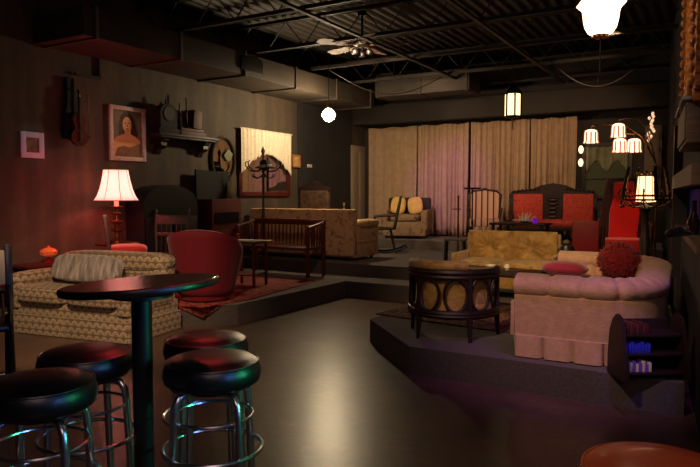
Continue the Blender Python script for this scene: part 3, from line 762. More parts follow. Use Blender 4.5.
# red spindle bench
t = thing('spindle_bench', 'long dark red wooden bench with spindle back', 'bench', (-5.76, 7.88, PL))
m = m_redwood
MB().box((0, -.03, .42), (1.32, .46, .04), .01).build('seat', m, t)
MB().box((0, .2, .79), (1.34, .04, .09), .012).build('top_rail', m, t)
for k in range(18): MB().tube([(-.6 + 1.2 * k / 17, .19, .44), (-.6 + 1.2 * k / 17, .195, .6), (-.6 + 1.2 * k / 17, .2, .76)], [.009, .016, .009], 7).build('spindle', m, t)
for sx in (-1, 1):
    MB().tube([(sx * .65, .2, .80), (sx * .66, 0, .76), (sx * .66, -.24, .72)], [.02, .024, .03], 8).build('arm', m, t)
    for k in range(5): MB().tube([(sx * .65, .13 - .07 * k, .44), (sx * .66, .13 - .07 * k, .58), (sx * .66, .13 - .07 * k, .75)], [.009, .016, .009], 7).build('arm_spindle', m, t)
    for sy in (-.23, .2): MB().box((sx * .64, sy, .36 if sy < 0 else .4), (.045, .045, .72 if sy < 0 else .8), .006).build('leg', m, t)
# floral sofa facing the stage curtains
ST = .40; RS = .57
t = thing('floral_sofa', 'long floral sofa seen from behind above the red bench', 'sofa', (-5.82, 8.84, ST))
MB().box((0, -.33, .44), (2.0, .14, .72), .03).build('back', m_floral, t)
MB().box((0, .05, .2), (2.0, .78, .3), .02).build('base', m_floral, t)
for sx in (-1, 1): MB().box((sx * .93, .08, .42), (.16, .72, .34), .05, seg=4).puff((sx * .95, .08, .57), (.22, .74, .14), .6).build('arm', m_floral, t)
for k in range(3): MB().puff((-.58 + .58 * k, .1, .4), (.58, .66, .15), .35).build('seat_cushion', m_floral, t)
for sx in (-.9, .9):
    for sy in (-.3, .38): MB().cyl((sx, sy, 0), (sx, sy, .06), .03).build('foot', m_darkwood, t)
# carved chair behind it
t = thing('carved_armchair', 'brown plush chair with crested carved top behind floral sofa', 'armchair', (-6.53, 9.75, ST), R(0)); t.scale = (1.2, 1, 1.28)
MB().box((0, .05, .4), (.56, .5, .16), .03).build('seat', m_brownbook, t)
MB().box((0, .26, .62), (.54, .1, .5), .04, seg=3).build('backrest', mat('brown_buttoned_plush', c(112, 78, 52), .8, fn=lambda t: t.ramp(t.voro(12), [(.0, c(36, 24, 18)), (.35, c(76, 52, 36)), (.8, c(96, 68, 46))])), t)
MB().prism([(-.28, .85), (.28, .85), (.28, .9), (.16, .93), (.1, .98), (0, 1.0), (-.1, .98), (-.16, .93), (-.28, .9)], .22, .3, 'xz').build('crest_rail', m_darkwood, t)
for sx in (-.25, .25):
    for sy in (-.17, .28): MB().cyl((sx, sy, 0), (sx, sy, .34), .018, .024).build('leg', m_darkwood, t)
t = thing('champagne_flute', 'small bright glint of a glass on floral sofa back', 'glass', (-5.02, 8.51, ST + .801))
MB().lathe([(0, 0), (.02, 0), (.02, .004), (.005, .01), (.005, .05), (.018, .07), (.02, .1), (0, .1)], n=12).build('bowl', m_white, t)
# rocking chair
windsor('rocking_chair', 'dark wooden rocking chair facing left on the stage', 'rocking chair', (-5.12, 10.1, ST), R(-62), True, mat('black_chair_paint', c(20, 17, 16), .6))
# armchair with yellow cushions
t = thing('floral_armchair', 'floral armchair holding yellow cushions behind rocking chair', 'armchair', (-5.36, 11.55, RS), R(15))
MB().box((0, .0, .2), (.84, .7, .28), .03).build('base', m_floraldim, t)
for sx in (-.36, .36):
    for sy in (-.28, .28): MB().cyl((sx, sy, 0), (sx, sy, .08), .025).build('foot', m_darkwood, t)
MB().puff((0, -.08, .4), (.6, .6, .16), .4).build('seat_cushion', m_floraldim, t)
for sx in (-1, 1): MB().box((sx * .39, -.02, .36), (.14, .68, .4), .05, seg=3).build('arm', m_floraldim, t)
MB().box((0, .3, .5), (.86, .14, .6), .06, seg=4).build('back', mat('dark_brown_plush', c(46, 34, 28), .85), t)
for k, (dx, ry, lab) in enumerate(((-.19, .1, 'left yellow striped cushion on floral armchair'), (.15, -.15, 'right yellow striped cushion on floral armchair'))):
    q = thing('scatter_cushion', lab, 'cushion', (-5.36 + dx * math.cos(R(15)) , 11.58 + dx * math.sin(R(15)), RS + .47), R(15))
    MB().puff((0, 0, .17), (.3, .13, .34), .5, rot=rotx(-.2) @ roty(ry)).build('cushion_cover', m_cushgold, q)

# ------------------------------------------------------------------ the stage: settee, chairs, throne
t = thing('plant_stand', 'thin black iron stand with flat dish top by curtains', 'stand', (-3.62, 10.4, ST))
MB().lathe([(0, 0), (.14, 0), (.13, .02), (.02, .06), (.012, .5), (.02, .55), (.012, .6), (.012, 1.12), (0, 1.12)], n=14).build('pole', m_iron, t)
MB().lathe([(0, 1.115), (.13, 1.12), (.15, 1.14), (.14, 1.145), (0, 1.13)], n=20).build('dish', m_iron, t)
t = thing('music_stand', 'slim reddish wooden stand left of the black iron stand', 'stand', (-3.85, 10.35, ST))
MB().lathe([(0, 0), (.1, 0), (.09, .02), (.016, .05), (.022, .4), (.014, .6), (.018, 1.0), (0, 1.02)], n=12).build('pole', m_redwood, t)
MB().box((-.03, 0, .78), (.16, .02, .02), .004).build('ledge', m_redwood, t)
t = thing('striped_chair', 'high backed chair in cream and maroon striped fabric', 'chair', (-3.66, 11.18, RS), R(18))
MB().box((0, 0, .36), (.56, .54, .14), .03).build('seat', m_stripe, t)
MB().prism([(-.24, .42), (.24, .42), (.28, .84), (.2, .9), (0, .93), (-.2, .9), (-.28, .84)], .2, .28, 'xz').build('backrest', m_stripe, t)
MB().tube([(-.24, .24, .42), (-.29, .24, .85), (-.21, .24, .92), (-.07, .24, .935), (0, .24, .96), (.07, .24, .935), (.21, .24, .92), (.29, .24, .85), (.24, .24, .42)], .022, 8).build('back_frame', m_darkwood, t)
for sx in (-.25, .25):
    for sy in (-.23, .23): MB().cyl((sx, sy, 0), (sx, sy, .3), .016, .024).build('leg', m_darkwood, t)
    MB().tube([(sx * 1.1, .22, .6), (sx * 1.2, 0, .6), (sx * 1.15, -.2, .56), (sx, -.22, .4)], .018).build('arm', m_darkwood, t)
t = thing('parlour_chair', 'small red backed chair between striped chair and red settee', 'chair', (-3.2, 11.8, RS), R(10))
MB().box((0, 0, .42), (.42, .4, .06), .015).build('seat', m_damask, t)
MB().box((0, .2, .74), (.38, .04, .22), .015).build('backrest', m_damask, t)
for sx in (-.19, .19):
    MB().cyl((sx, -.17, 0), (sx, -.17, .4), .016).build('leg', m_darkwood, t)
    MB().tube([(sx, .2, 0), (sx, .2, .5), (sx, .22, .88)], .018).build('leg', m_darkwood, t)
for k in range(4): MB().cyl((-.12 + .08 * k, .2, .45), (-.12 + .08 * k, .2, .64), .009, n=6).build('spindle', m_darkwood, t)
# red settee
t = thing('carved_settee', 'carved dark wood settee with two red damask back panels', 'settee', (-2.46, 11.28, RS), R(18))
for sx in (-1, 1): MB().box((sx * .42, .27, .63), (.5, .07, .48), .02).build('back_panel', m_damask, t)
b = MB()
arch = [(-.75, .84), (-.7, .92), (-.5, .94), (-.36, .95), (-.22, 1.02), (0, 1.06), (.22, 1.02), (.36, .95), (.5, .94), (.7, .92), (.75, .84)]
b.prism(arch + [(.75, .8), (-.75, .8)], .27, .34, 'xz')
for sx in (-1, 1):
    b.box((sx * .71, .31, .62), (.07, .06, .5), .01).box((sx * .15, .31, .62), (.05, .06, .5), .01)
    for k in range(7): b.puff((sx * (.24 + .07 * k), .26, .965 - .008 * k), (.05, .05, .05), 1, 8, 6)
b.box((0, .31, .4), (1.46, .06, .07), .01); b.build('back_frame', m_darkwood, t)
b = MB().prism([(-.13, .42), (.13, .42), (.13, .82), (-.13, .82)], .29, .33, 'xz')
for k in range(5): b.puff((0, .28, .46 + .075 * k), (.17 - .015 * (k % 2), .04, .06), .9, 12, 8); b.puff((-.08, .28, .5 + .07 * k), (.04, .03, .05), 1, 8, 6); b.puff((.08, .28, .5 + .07 * k), (.04, .03, .05), 1, 8, 6)
b.build('carved_splat', m_darkwood, t)
MB().puff((0, -.02, .36), (1.42, .56, .14), .35).build('seat', m_damask, t)
MB().box((0, -.02, .28), (1.46, .58, .07), .012).build('seat_rail', m_darkwood, t)
for sx in (-1, 1):
    MB().tube([(sx * .71, .28, .62), (sx * .74, .05, .6), (sx * .72, -.22, .58), (sx * .7, -.27, .5), (sx * .7, -.25, .3)], .024).build('arm', m_darkwood, t)
    for sy in (-.26, .28): MB().tube([(sx * .7, sy, 0), (sx * .68, sy, .12), (sx * .7, sy, .28)], [.018, .022, .032]).build('leg', m_darkwood, t)
# low table with white coral bowl, candle
t = thing('stage_table', 'dark table in front of red settee bearing white dish', 'table', (-2.52, 9.35, ST))
MB().box((0, 0, .6), (.8, .45, .03), .008).build('table_top', m_darkwood, t)
for sx in (-.35, .35):
    for sy in (-.18, .18): MB().cyl((sx, sy, 0), (sx, sy, .59), .018, .024).build('leg', m_darkwood, t)
t = thing('coral_dish', 'white dish of spiky white coral on stage table', 'dish', (-2.45, 9.33, ST + .616))
MB().lathe([(0, .02), (.17, .03), (.18, .045), (0, .035), ], n=28).lathe([(0, 0), (.07, 0), (.05, .025), (0, .025)]).build('dish', m_white, t)
b = MB()
for k in range(26):
    a = random.uniform(0, 6.28); r = random.uniform(.02, .15); h = random.uniform(.04, .12)
    b.cyl((r * .6 * math.cos(a), r * .6 * math.sin(a), .035), (r * 1.1 * math.cos(a), r * 1.1 * math.sin(a), .04 + h), .009, .003, 6)
b.build('coral', m_white, t)
t = thing('votive_candle', 'small violet glass votive on the stage table', 'candle', (-2.27, 9.2, ST + .616))
MB().lathe([(0, 0), (.03, 0), (.04, .07), (.036, .07), (.028, .01), (0, .01)]).build('glass', mat('violet_glass', c(120, 30, 190), .15, emis=(c(120, 30, 200), .35)), t)
# small low stool on stage edge
t = thing('low_stool', 'low black stool with worn tan top at stage edge', 'stool', (-3.2, 8.5, ST), R(15))
MB().box((0, 0, .395), (.3, .26, .03), .01).build('seat', m_greywood, t)
for sx in (-.12, .12):
    for sy in (-.1, .1): MB().cyl((sx * 1.15, sy * 1.15, 0), (sx, sy, .385), .016).build('leg', m_blackpaint, t)
# red box chair
t = thing('slipper_chair', 'small square red leather chair back right of red settee', 'chair', (-1.50, 8.75, ST), R(188))
MB().box((0, 0, .3), (.32, .36, .16), .03).build('seat', m_redleather, t)
MB().box((0, .17, .47), (.32, .07, .44), .018).build('backrest', m_redleather, t)
for sx in (-.13, .13):
    for sy in (-.14, .16): MB().cyl((sx, sy, 0), (sx, sy, .23), .014, .02).build('leg', m_darkwood, t)
# throne
t = thing('throne_chair', 'tall throne chair with bright scarlet velvet back', 'throne', (-1.06, 8.95, ST), R(14))
MB().box((0, -.02, .38), (.52, .5, .16), .03).build('seat', m_redlit, t)
MB().prism([(-.17, .44), (.17, .44), (.2, .8), (.14, 1.0), (.12, 1.2), (-.12, 1.18), (-.12, 1.0), (-.16, .8)], .18, .24, 'xz').build('backrest', m_redlit, t)
MB().prism([(-.3, .3), (-.17, .3), (-.19, .8), (-.13, 1.0), (-.13, 1.22), (-.2, 1.25), (-.26, .9)], .16, .27, 'xz').prism([(.3, .3), (.17, .3), (.22, .8), (.16, 1.0), (.13, 1.24), (.18, 1.26), (.24, 1.0), (.3, .8)], .16, .27, 'xz').box((0, .215, 1.23), (.34, .09, .05), .012, roty(-.08)).build('back_frame', m_darkwood, t)
for sx in (-1, 1):
    MB().tube([(sx * .28, .2, .68), (sx * .3, -.05, .66), (sx * .29, -.24, .63), (sx * .27, -.24, .3)], .026).build('arm', m_darkwood, t)
    for sy in (-.22, .2): MB().cyl((sx * .25, sy, 0), (sx * .25, sy, .32), .022, .03).build('leg', m_darkwood, t)
spot('throne_spot', (-.95, 7.6, 3.4), (-1.1, 9.0, 1.25), 120, (1, .2, .14), 26, .7, .05)  # red spot added to brighten the throne

# ------------------------------------------------------------------ right platform
# brown rug
cx, cy, ang = -2.02, 6.22, R(-8)
tag(MB().box((0, 0, .006), (1.7, 1.4, .012), rot=rotz(ang)).build('rug', m_rug, loc=(cx, cy, PL)), 'brown patterned rug under oval back chair on right platform', 'rug')
# gold settee
t = thing('gold_settee', 'two seat tufted gold velvet settee facing the room', 'settee', (-2.18, 7.55, PL + .0), R(3))
for sx in (-1, 1):
    def gfn(u, v, sx=sx):
        x = (u - .5) * .54; z = (v - .5) * .4
        rr = math.hypot(x, z * 1.2); dent = .055 * math.exp(-(rr / .07) ** 2)
        fold = .011 * math.sin(math.atan2(z, x + 1e-4) * 12) * math.exp(-(rr / .18) ** 2)
        edge = .05 * (1 - max(abs(2 * u - 1), abs(2 * v - 1)) ** 6)
        return (sx * .27 + x, .18 - edge + dent + fold + .03 * v, .36 + .4 * v)
    MB().grid(gfn, 36, 28).box((sx * .27, .235, .56), (.53, .05, .4), .015).build('back_cushion', m_brocade, t, sharp=180)
    MB().puff((sx * .27, -.1, .36), (.54, .56, .15), .35).build('seat_cushion', m_brocade, t)
    MB().box((sx * .565, -.06, .36), (.05, .6, .3), .02).build('arm', m_brocade, t)
MB().box((0, .27, .42), (1.14, .06, .62), .02).build('back', m_brocade, t)
MB().box((0, -.02, .2), (1.12, .6, .16), .015).build('base', m_brocade, t)
for sx in (-.5, .5):
    for sy in (-.26, .24): MB().cyl((sx, sy, 0), (sx, sy, .13), .02, .026).build('leg', m_darkwood, t)
# oval back tub chair
t = thing('tub_chair', 'dark wood tub chair with oval openings and gold upholstery', 'armchair', (-1.98, 5.22, PL + .0), R(12))
rc = .37
U = lambda a, r, z: (r * math.cos(R(a)), r * math.sin(R(a)), z)
b = MB().tube([U(a, rc, .57 + .05 * abs(math.cos(R((a - 270) / 1.0))) * 0) for a in range(165, 376, 7)], .028, 8).tube([U(a, rc, .53) for a in range(165, 376, 7)], .022, 8)
b.build('top_rail', m_darkwood, t)
MB().tube([U(a, rc, .21) for a in range(165, 376, 7)], .026, 8).tube([U(a, rc, .235) for a in range(165, 376, 7)], .026, 8).build('seat_rail', m_darkwood, t)
for a0 in (182, 214, 246, 282, 316, 350):
    pts = []
    for k in range(24):
        q = 2 * PI * k / 24; pts.append(U(a0 + 14.5 * math.cos(q), rc, .385 + .14 * math.sin(q)))
    MB().tube(pts, .014, 6, True).build('oval_ring', m_darkwood, t)
for a0 in (168, 230, 300, 372):
    MB().tube([U(a0, rc + .015, 0), U(a0, rc, .2), U(a0, rc, .4), U(a0, rc, .58)], [.014, .027, .022, .026], 8).build('leg', m_darkwood, t)
MB().grid(lambda u, v: U(166 + 208 * u, rc - .045 - .02 * math.sin(PI * v), .2 + .36 * v), 44, 8).build('inner_back', m_brocade, t, solid=.03, sharp=180)
MB().tube([U(a, rc - .02, .605 + .02 * math.sin(R(a - 180))) for a in range(165, 300, 6)], .042, 10).build('padded_rail', m_brocade, t)
MB().puff((0, .02, .27), (.62, .62, .15), .6).build('seat_cushion', m_brocade, t)
# coffee table with small things
t = thing('coffee_table', 'dark low coffee table between tub chair and gold settee', 'table', (-1.93, 6.33, PL + .014), R(-6))
MB().box((0, 0, .41), (.85, .55, .035), .01).build('table_top', m_darkwood, t)
for sx in (-.37, .37):
    for sy in (-.22, .22): MB().lathe([(0, 0), (.02, 0), (.03, .15), (.02, .2), (.035, .3), (.03, .4), (0, .4)], (sx, sy, 0), 10).build('leg', m_darkwood, t)
CT = PL + .014 + .428
tag(MB().box((0, 0, .012), (.36, .16, .024), .004, rotz(.75)).build('board', m_greywood, loc=(-2.03, 6.25, CT)), 'pale wooden board lying on left of coffee table', 'board')
tag(MB().tube([(-.12, -.1, .006), (.12, .1, .006)], .006, 6).build('stick', m_midwood, loc=(-1.70, 6.38, CT)), 'thin wooden stick lying on right of coffee table', 'stick')
tag(MB().lathe([(0, 0), (.02, 0), (.032, .03), (.02, .06), (0, .065)]).build('ornament', m_paper, loc=(-1.84, 6.35, CT)), 'small pale round ornament in middle of coffee table', 'ornament')
t = thing('ashtray', 'small white glass ashtray at back of coffee table board', 'ashtray', (-2.05, 6.48, CT))
MB().lathe([(0, 0), (.05, 0), (.06, .03), (.05, .03), (.04, .012), (0, .012)], n=18).build('tray', m_white, t)
# black ash stand between gold settee and sofa
t = thing('ash_stand', 'black cylindrical stand with pale ball between gold settee and sofa', 'stand', (-1.47, 7.38, PL))
MB().lathe([(0, 0), (.09, 0), (.09, .6), (.07, .64), (0, .64)], n=20).build('body', m_blackpaint, t)
MB().puff((0, 0, .67), (.08, .08, .07), 1, 14, 10).build('ball_knob', m_greywood, t)

# pink sectional sofa
path = [(-1.3 + .05 * k, 4.70) for k in range(12)] + arcpts(-.75, 5.2, .5, -88, -2, 14, .415) + [(-.335 - .003 * k, 5.22 + .072 * k) for k in range(16)]
path += arcpts(-1.0, 6.35, .65, 3, 90, 18, .62) + [(-1.04 - .05 * k, 7.0) for k in range(9)]
dense = []
for a, b_ in zip(path, path[1:]):
    for k in range(4): dense.append((a[0] + (b_[0] - a[0]) * k / 4, a[1] + (b_[1] - a[1]) * k / 4))
dense.append(path[-1])
PZ = PL
t = thing('pink_sectional', 'dusty pink curved sofa with rolled top on right platform', 'sofa', (0, 0, PZ))


def sec_back(i, L):
    o = .03 * (1 - abs(math.sin(PI * L / .12))) if L > .5 else .004
    return [(0, .16), (.005, .3), (.01, .46), (-.03, .48), (-.1, .5), (-.2 + o, .5), (-.22 + o, .42), (-.2 + o, .3), (-.16, .16)]


MB().sweep(dense, sec_back).build('back', m_pink, t, sharp=50)


def sec_roll(i, L):
    d = 1 - .16 * (abs(math.cos(PI * L / .24)) ** 24) * (.06 < L < .8)
    out = []
    for k in range(14):
        a = 2 * PI * k / 14; ex = 0
        e = 1 - .22 * (abs(math.cos(PI * L / .12)) ** 6) * (.8 < L < 3.4) * (math.cos(a) < .75)
        out.append((-.085 + (.125 + ex) * d * e * math.cos(a), .53 + .088 * d * e * math.sin(a)))
    return out


MB().sweep(dense, sec_roll).build('rolled_top', m_pink, t, sharp=60)


def sec_skirt(i, L):
    g = abs(math.sin(PI * L / .21)); o = .03 - .085 * (1 - g) ** 8
    return [(.0, .17), (.012, .165), (o, .01), (o - .02, .01), (-.03, .165)]


MB().sweep(dense, sec_skirt).build('skirt', m_pink, t, sharp=50)
MB().sweep(path, lambda i, L: [(-.06, .05), (-.06, .2), (-.19, .2), (-.19, .28), (-.66, .28), (-.68, .24), (-.68, .05)] if True else None).build('base', m_pink, t, sharp=50)


def sec_seat(i, L): return [(-.19, .27), (-.19, .39), (-.3, .41), (-.6, .405), (-.69, .38), (-.7, .3), (-.66, .27)]


near = path[:12]; far = path[-9:]
MB().sweep(near, sec_seat).build('seat_cushion', m_pink, t); MB().sweep(far, sec_seat).build('seat_cushion', m_pink, t)
mid = [p for p in path[11:-8]]
MB().sweep([p for p in mid if 1], lambda i, L: [(-.19, .27), (-.19, .39), (-.28, .405), (-.4, .4), (-.42, .3), (-.4, .27)]).build('seat_cushion', m_pink, t)
# seat end panel facing left
MB().box((-1.31, 4.78, .29), (.03, .2, .26), .01).build('end_panel', m_pink, t)
# cushions on it
t = thing('shaggy_pillow', 'large round shaggy red pillow on far side of sofa', 'cushion', (-.83, 6.62, PL + .41)); t.scale = (.88, .88, .88)
b = MB().puff((0, 0, .19), (.42, .3, .38), .9, 60, 34, rotx(-.25), .07); b.build('pillow_body', m_fuzzred, t, sharp=180)
b = MB(); rnd = random.Random(5)
for k in range(500):
    a = rnd.uniform(0, 2 * PI); q = math.asin(rnd.uniform(-1, 1)); d = Vector((math.cos(a) * math.cos(q), math.sin(a) * math.cos(q), math.sin(q)))
    p = rotx(-.25) @ Vector((d.x * .21, d.y * .15, d.z * .19)) + Vector((0, 0, .19)); e = p + d * rnd.uniform(.008, .02) + Vector((rnd.uniform(-.02, .02), rnd.uniform(-.02, .02), rnd.uniform(-.02, .01)))
    if e.z < .006: continue
    b.cyl(p, e, .006, .004, 4)
b.build('yarn_fringe', m_fuzzred, t); t.children[-1]['kind'] = 'stuff'
t = thing('plush_pillow', 'flat magenta plush pillow on sofa below shaggy red pillow', 'cushion', (-1.3, 6.47, PL + .405))
MB().puff((0, 0, .075), (.44, .34, .15), .75, 40, 20, None, .02).build('pillow_body', m_magenta, t)

# book rack in front of the sofa
RX, RY, RA = -.38, 4.58, R(32)
t = thing('book_rack', 'low dark wooden book rack with curved sides before pink sofa', 'bookcase', (RX, RY, PL), RA)
for x in (-.2, .2):
    MB().prism([(-.14, 0), (.13, 0), (.13, .14), (.11, .3), (.07, .38), (.02, .42), (-.04, .4), (-.07, .33), (-.1, .2), (-.14, .1)], x - .012, x + .012, 'yz').build('side_panel', m_darkwood, t)
for y, z in ((-.005, .05), (.01, .17), (.03, .29)): MB().box((0, y, z), (.376, .2, .016), .003).build('shelf', m_darkwood, t)
MB().box((0, .115, .2), (.376, .014, .34), .003).build('back_panel', m_darkwood, t)


def rack(x, y, z):
    return (RX + x * math.cos(RA) - y * math.sin(RA), RY + x * math.sin(RA) + y * math.cos(RA), PL + z)


for z, y0, mats_, lab, grp in ((.058, -.02, (m_violetbook, m_paper), 'slim violet or cream book on bottom shelf of book rack', 'books on the bottom shelf of the rack'), (.178, 0, (m_bluebook, m_bluebook), 'slim cobalt blue book on middle shelf of book rack', 'books on the middle shelf of the rack'), (.298, .03, (m_brownbook, m_redbook), 'small dull brown book on top shelf of book rack', 'books on the top shelf of the rack')):
    for k in range(8):
        hh = .05 + .01 * ((k * 7) % 3)
        o = MB().box((0, 0, hh / 2), (.018, .12, hh), .002).build('book', mats_[k % 2], loc=rack(-.17 + .021 * k, y0, z), rz=RA)
        tag(o, lab, 'book', grp)

# ------------------------------------------------------------------ lamps behind the sofa
t = thing('arc_lamp', 'tall arc floor lamp with four small lit glass shades', 'lamp', (-.70, 8.98, ST))
MB().lathe([(0, 0), (.13, 0), (.13, .03), (.03, .05), (0, .06)]).build('base', m_brass, t)
RGT = Vector((math.cos(R(30)), math.sin(R(30)), 0))
def al(dx, z, dy=0): v = RGT * dx; return (v.x - dy * .5, v.y + dy * .87, z)
b = MB().cyl((0, 0, .04), (0, 0, 1.15), .012)
tips = ((-.847, 1.757, 0), (-.504, 1.833, 0), (-.479, 1.643, 0), (-.30, 1.643, 0))
for dx, z, dy in tips:
    b.tube([al(0, 1.1), al(-.01, 1.4, dy * .2), al(dx * .22 - .02, z + .0, dy * .5), al(dx * .5, z + .14, dy * .8), al(dx * .82, z + .15, dy), al(dx, z + .13, dy), al(dx, z + .08, dy)], .0075, 6)
b.build('arm', m_brass, t)
for dx, z, dy in tips:
    p = al(dx, z, dy)
    q = MB().lathe([(0, .085), (.04, .085), (.07, .07), (.078, .03), (.078, -.05), (.088, -.08), (.08, -.08), (.07, -.05), (.07, .03), (0, .07)], p, 36, lambda a, j: 1 + (.06 * math.cos(a * 9) if j in (5, 6) else 0)).build('glass_shade', e_small, t)
    b = MB()
    for k in range(9): a = 2 * PI * k / 9; b.tube([(p[0] + .08 * math.cos(a), p[1] + .08 * math.sin(a), p[2] + .05), (p[0] + .084 * math.cos(a), p[1] + .084 * math.sin(a), p[2] - .06), (p[0] + .092 * math.cos(a), p[1] + .092 * math.sin(a), p[2] - .09)], .009, 5)
    b.build('shade_rib', m_amber, q)
t = thing('lantern_lamp', 'ornate standing lamp with glowing glass and scrolled metal gallery', 'lamp', (-.685, 7.5, PL))
MB().lathe([(0, 0), (.16, 0), (.15, .03), (.06, .06), (.035, .12), (.05, .3), (.03, .5), (.06, .7), (.035, .78), (.03, 1.0), (.06, 1.06), (.02, 1.1), (0, 1.12)], n=18).build('column', m_darkwood, t)
b = MB().ring((0, 0, 1.15), .24, .01).ring((0, 0, 1.19), .245, .008)
for k in range(8):
    a = 2 * PI * k / 8; q = lambda r, z, d=0: (r * math.cos(a + d), r * math.sin(a + d), z)
    b.tube([q(.03, 1.08), q(.12, 1.07), q(.2, 1.1), q(.25, 1.16), q(.27, 1.22), q(.25, 1.26), q(.23, 1.23)], .008, 6)
    b.tube([q(.24, 1.15), q(.25, 1.1, .2), q(.25, 1.09, .39), q(.25, 1.1, .59), q(.24, 1.15, .785)], .006, 5)
    b.puff(q(.25, 1.08, .39), (.03, .03, .045), 1, 8, 6)
b.build('gallery', mat('dark_bronze', c(70, 48, 32), .35, .8), t)
for k in range(4):
    a = 2 * PI * k / 4 + .5; q = lambda r, z: (r * math.cos(a), r * math.sin(a), z)
    b = MB().tube([q(.24, 1.16), q(.235, 1.25), q(.215, 1.35), q(.2, 1.43), q(.19, 1.5)], [.018, .024, .016, .02, .012], 8)
    for j in range(5): b.puff(q(.238 - .01 * j, 1.2 + .065 * j), (.046, .046, .035), 1, 8, 6)
    b.build('finial_post', mat('dark_bronze', c(70, 48, 32), .35, .8), t)
q = MB().lathe([(0, 1.12), (.1, 1.13), (.098, 1.2), (.088, 1.3), (.082, 1.4), (0, 1.41)], n=8).build('glass_shade', e_big, t)
b = MB().ring((0, 0, 1.2), .1, .006, 8).ring((0, 0, 1.405), .084, .009, 16)
for k in range(8): a = 2 * PI * k / 8; b.tube([(.1 * math.cos(a), .1 * math.sin(a), 1.13), (.084 * math.cos(a), .084 * math.sin(a), 1.4)], .004, 5); b.puff((.084 * math.cos(a), .084 * math.sin(a), 1.43), (.035, .035, .05), 1, 8, 6)
b.build('shade_band', m_brass, q)
for k, (z, lab) in enumerate(((2.24, 'upper glowing bulb in place of lamp reflection at right edge of curtains'), (2.0, 'lower glowing bulb in place of lamp reflection at right edge of curtains'))):
    t = thing('reflected_lamp', lab, 'lamp', (-2.26, 12.5, z))  # glowing bulbs added in place of mirrored lamps
    MB().box((0, .09, 0), (.06, .02, .12), .005).cyl((0, .08, 0), (0, .0, 0), .01).build('bracket', m_brass, t)
    MB().puff((0, -.02, .02), (.09, .08, .15), .9, 14, 10).build('bulb', e_bulb, t)
# crystal drop fitting at the corner of back and right walls
t = thing('crystal_fitting', 'pale crystal drops hanging at the far right corner', 'lamp', (-1.0, 11.4, 2.3))
MB().cyl((0, 0, .48), (0, 0, 1.72), .006, n=6).lathe([(0, .44), (.05, .46), (0, .5)], n=12).build('stem', m_iron, t)
b = MB()
rnd = random.Random(3)
for k in range(16): b.puff((rnd.uniform(-.05, .05), rnd.uniform(-.05, .05), .0 + .029 * k), (.05, .05, .06), 1, 8, 6)
b.build('crystal_drop', mat('lit_crystal', c(230, 200, 180), .1, emis=(c(240, 190, 150), .8)), t)

# ------------------------------------------------------------------ things on the right wall
RWR = math.atan2(-1, -.0917)                           # turns a front at -Y to face into the room
def on_rw(y, z, off=0): a = RW(y, off); return (a[0], a[1], z)
rwz = R(-90) + math.atan(.0917)
t = thing('gilt_frame', 'large ornate gilt frame on right wall at upper right', 'picture frame', on_rw(4.62, 2.0), rwz)
b = MB()
for sx in (-1, 1):
    b.box((sx * .52, -.05, .45), (.16, .1, .9), .03)
    for k in range(12): b.puff((sx * .52, -.105, .06 + .07 * k), (.12, .05, .06), .9, 10, 6); b.puff((sx * .6, -.05, .03 + .07 * k), (.03, .09, .05), .9, 8, 6)
for z in (.02, .88):
    b.box((0, -.05, z), (1.1, .1, .16), .03)
    for k in range(13): b.puff((-.45 + .075 * k, -.105, z), (.06, .05, .12), .9, 10, 6); b.puff((-.45 + .075 * k, -.05, z - .08), (.05, .09, .03), .9, 8, 6)
b.build('moulding', m_gilt, t)
MB().box((0, -.02, .45), (.9, .02, .74)).build('dark_canvas', mat('dark_varnished_canvas', c(60, 42, 30), .4, noise=(3, c(92, 64, 40))), t)
t = thing('wall_cabinet', 'grey wooden wall cabinet below gilt frame on right wall', 'cabinet', on_rw(4.62, 1.72), rwz)
MB().box((0, -.06, .12), (.9, .12, .24), .006).build('body', m_greywood, t)
MB().box((0, -.07, .25), (.96, .16, .02), .004).build('top', mat('pale_green_glass', c(150, 160, 140), .15), t)
MB().box((0, -.125, .12), (.84, .012, .2), .004).build('door', m_greywood, t)
tag(MB().tube([(0, 0, 0), (.05, 0, .015), (.14, 0, .02), (.24, 0, .012), (.3, 0, .0)], [.006, .026, .034, .022, .006], 12).build('spindle_ornament', m_blackglass, loc=(-.30, 4.55, 1.16), rz=R(60)), 'dark glossy spindle shaped ornament on right wall ledge', 'ornament')
tag(MB().lathe([(0, 0), (.04, 0), (.045, .1), (.02, .16), (.016, .24), (.02, .25), (0, .25)]).build('bottle', m_blackglass, loc=(on_rw(5.3, 1.13, .0))), 'dark glass bottle on right wall ledge before blue window', 'bottle')

# ------------------------------------------------------------------ bar table and stools
t = thing('bar_table', 'round dark topped bar table on single black column', 'table', (-1.99, 1.78, 0))
tilt = Matrix.Rotation(R(-3.6), 4, Vector((-.5, .866, 0))) @ Matrix.Rotation(R(-1.3), 4, Vector((.866, .5, 0)))   # the top has worked loose and leans
m_top = mat('dark_stained_top', c(44, 25, 22), .22, fn=woodfn(c(40, 22, 20), c(52, 29, 25)), spec=.9)
b = MB(); b.M = Matrix.Translation((0, 0, 1.06)) @ tilt
b.lathe([(0, -.015), (.29, -.015), (.301, -.01), (.301, .01), (.295, .015), (0, .015)], n=72).build('table_top', m_top, t, sharp=25)
b = MB(); b.M = Matrix.Translation((0, 0, 1.06)) @ tilt
b.lathe([(.300, -.014), (.306, -.011), (.309, 0), (.306, .011), (.300, .014)], n=72).build('edge_band', m_blackvinyl, t)
MB().cyl((0, 0, .03), (0, 0, 1.03), .04, n=24).lathe([(.04, 1.0), (.12, 1.015), (.12, 1.025), (.04, 1.025)]).build('column', m_blackpaint, t)
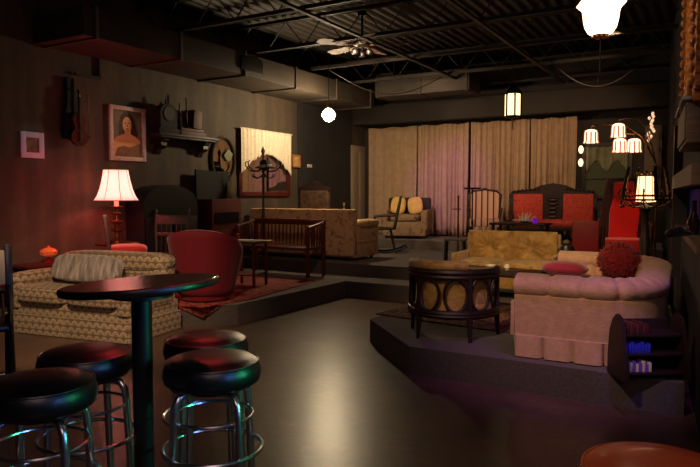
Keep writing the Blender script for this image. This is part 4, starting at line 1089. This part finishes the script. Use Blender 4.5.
MB().lathe([(0, 0), (.085, 0), (.085, .012), (.05, .03), (.04, .04), (0, .04)], n=40).build('base', m_blackpaint, t)


def stool(label, loc, rz, vinyl, group=None):
    t = thing('bar_stool', label, 'bar stool', loc, rz, group)
    MB().lathe([(0, .655), (.17, .655), (.186, .668), (.192, .69), (.190, .715), (.183, .735), (.178, .742), (.175, .742), (.16, .752), (.08, .762), (0, .764)], n=56).build('seat', vinyl, t, sharp=60)
    MB().ring((0, 0, .7395), .181, .0045, 56, 6).build('piping', vinyl, t)
    MB().lathe([(0, .63), (.11, .63), (.11, .656), (0, .656)]).build('swivel_plate', m_iron, t)
    for k in range(4):
        a = PI / 2 * k + PI / 4; q = lambda r, z, d=0: (r * math.cos(a) - d * math.sin(a), r * math.sin(a) + d * math.cos(a), z)
        MB().tube([q(.05, .632), q(.12, .634), q(.15, .625), q(.166, .598), q(.172, .55), q(.182, .36), q(.2, .0)], .0155, 10).build('leg', m_chrome, t)
    MB().ring((0, 0, .53), .158, .0065).build('upper_ring', m_chrome, t)
    MB().ring((0, 0, .40), .195, .0085).build('foot_ring', m_chrome, t)
    return t


s0 = stool('black vinyl bar stool nearest in front of table column on right', (-2.18, 1.65, 0), .5, m_blackvinyl)
s0.location = (-1.73, 1.90, 0); s0.rotation_euler.z = R(30); s0.scale.z = 1.03
s0['label'] = 'black bar stool just right of table column, green glint on its rim'
dup(s0, (-2.02, 2.18, 0), .9, 'black bar stool half hidden behind the green glinting stool')
dup(s0, (-2.05, 1.37, 0), R(35), 'largest black bar stool at bottom left of the frame')
dup(s0, (-2.27, 1.73, 0), 1.2, 'black bar stool left of table column, behind the bottom left stool')
stool('orange brown vinyl bar stool alone at bottom right corner', (-.107, 1.716, 0), .3, m_orange)
# black bar chair at the left edge
t = thing('folding_chair', 'black framed chair cut off by the left edge of frame', 'chair', (-4.29, 2.38, 0), R(60))
for sx in (-.24, .24):
    MB().tube([(sx, -.26, 0), (sx, -.1, .4), (sx, .06, .8)], .018).build('leg', m_blackpaint, t)
    MB().tube([(sx * .92, .3, 0), (sx * .92, .1, .4), (sx * .92, -.12, .62)], .018).build('leg', m_blackpaint, t)
    MB().box((sx, .1, .86), (.05, .04, .44), .012, rotx(-.12)).build('post', m_blackpaint, t)
MB().box((0, -.02, .55), (.44, .42, .04), .015).build('seat', m_blackvinyl, t)
MB().box((0, .1, .92), (.44, .035, .24), .012, rotx(-.12)).build('backrest', mat('cream_canvas', c(196, 180, 158), .8), t)
MB().cyl((-.24, -.2, .14), (.24, -.2, .14), .01).build('stretcher', m_chrome, t)
MB().cyl((-.22, .24, .14), (.22, .24, .14), .01).build('stretcher', m_chrome, t)
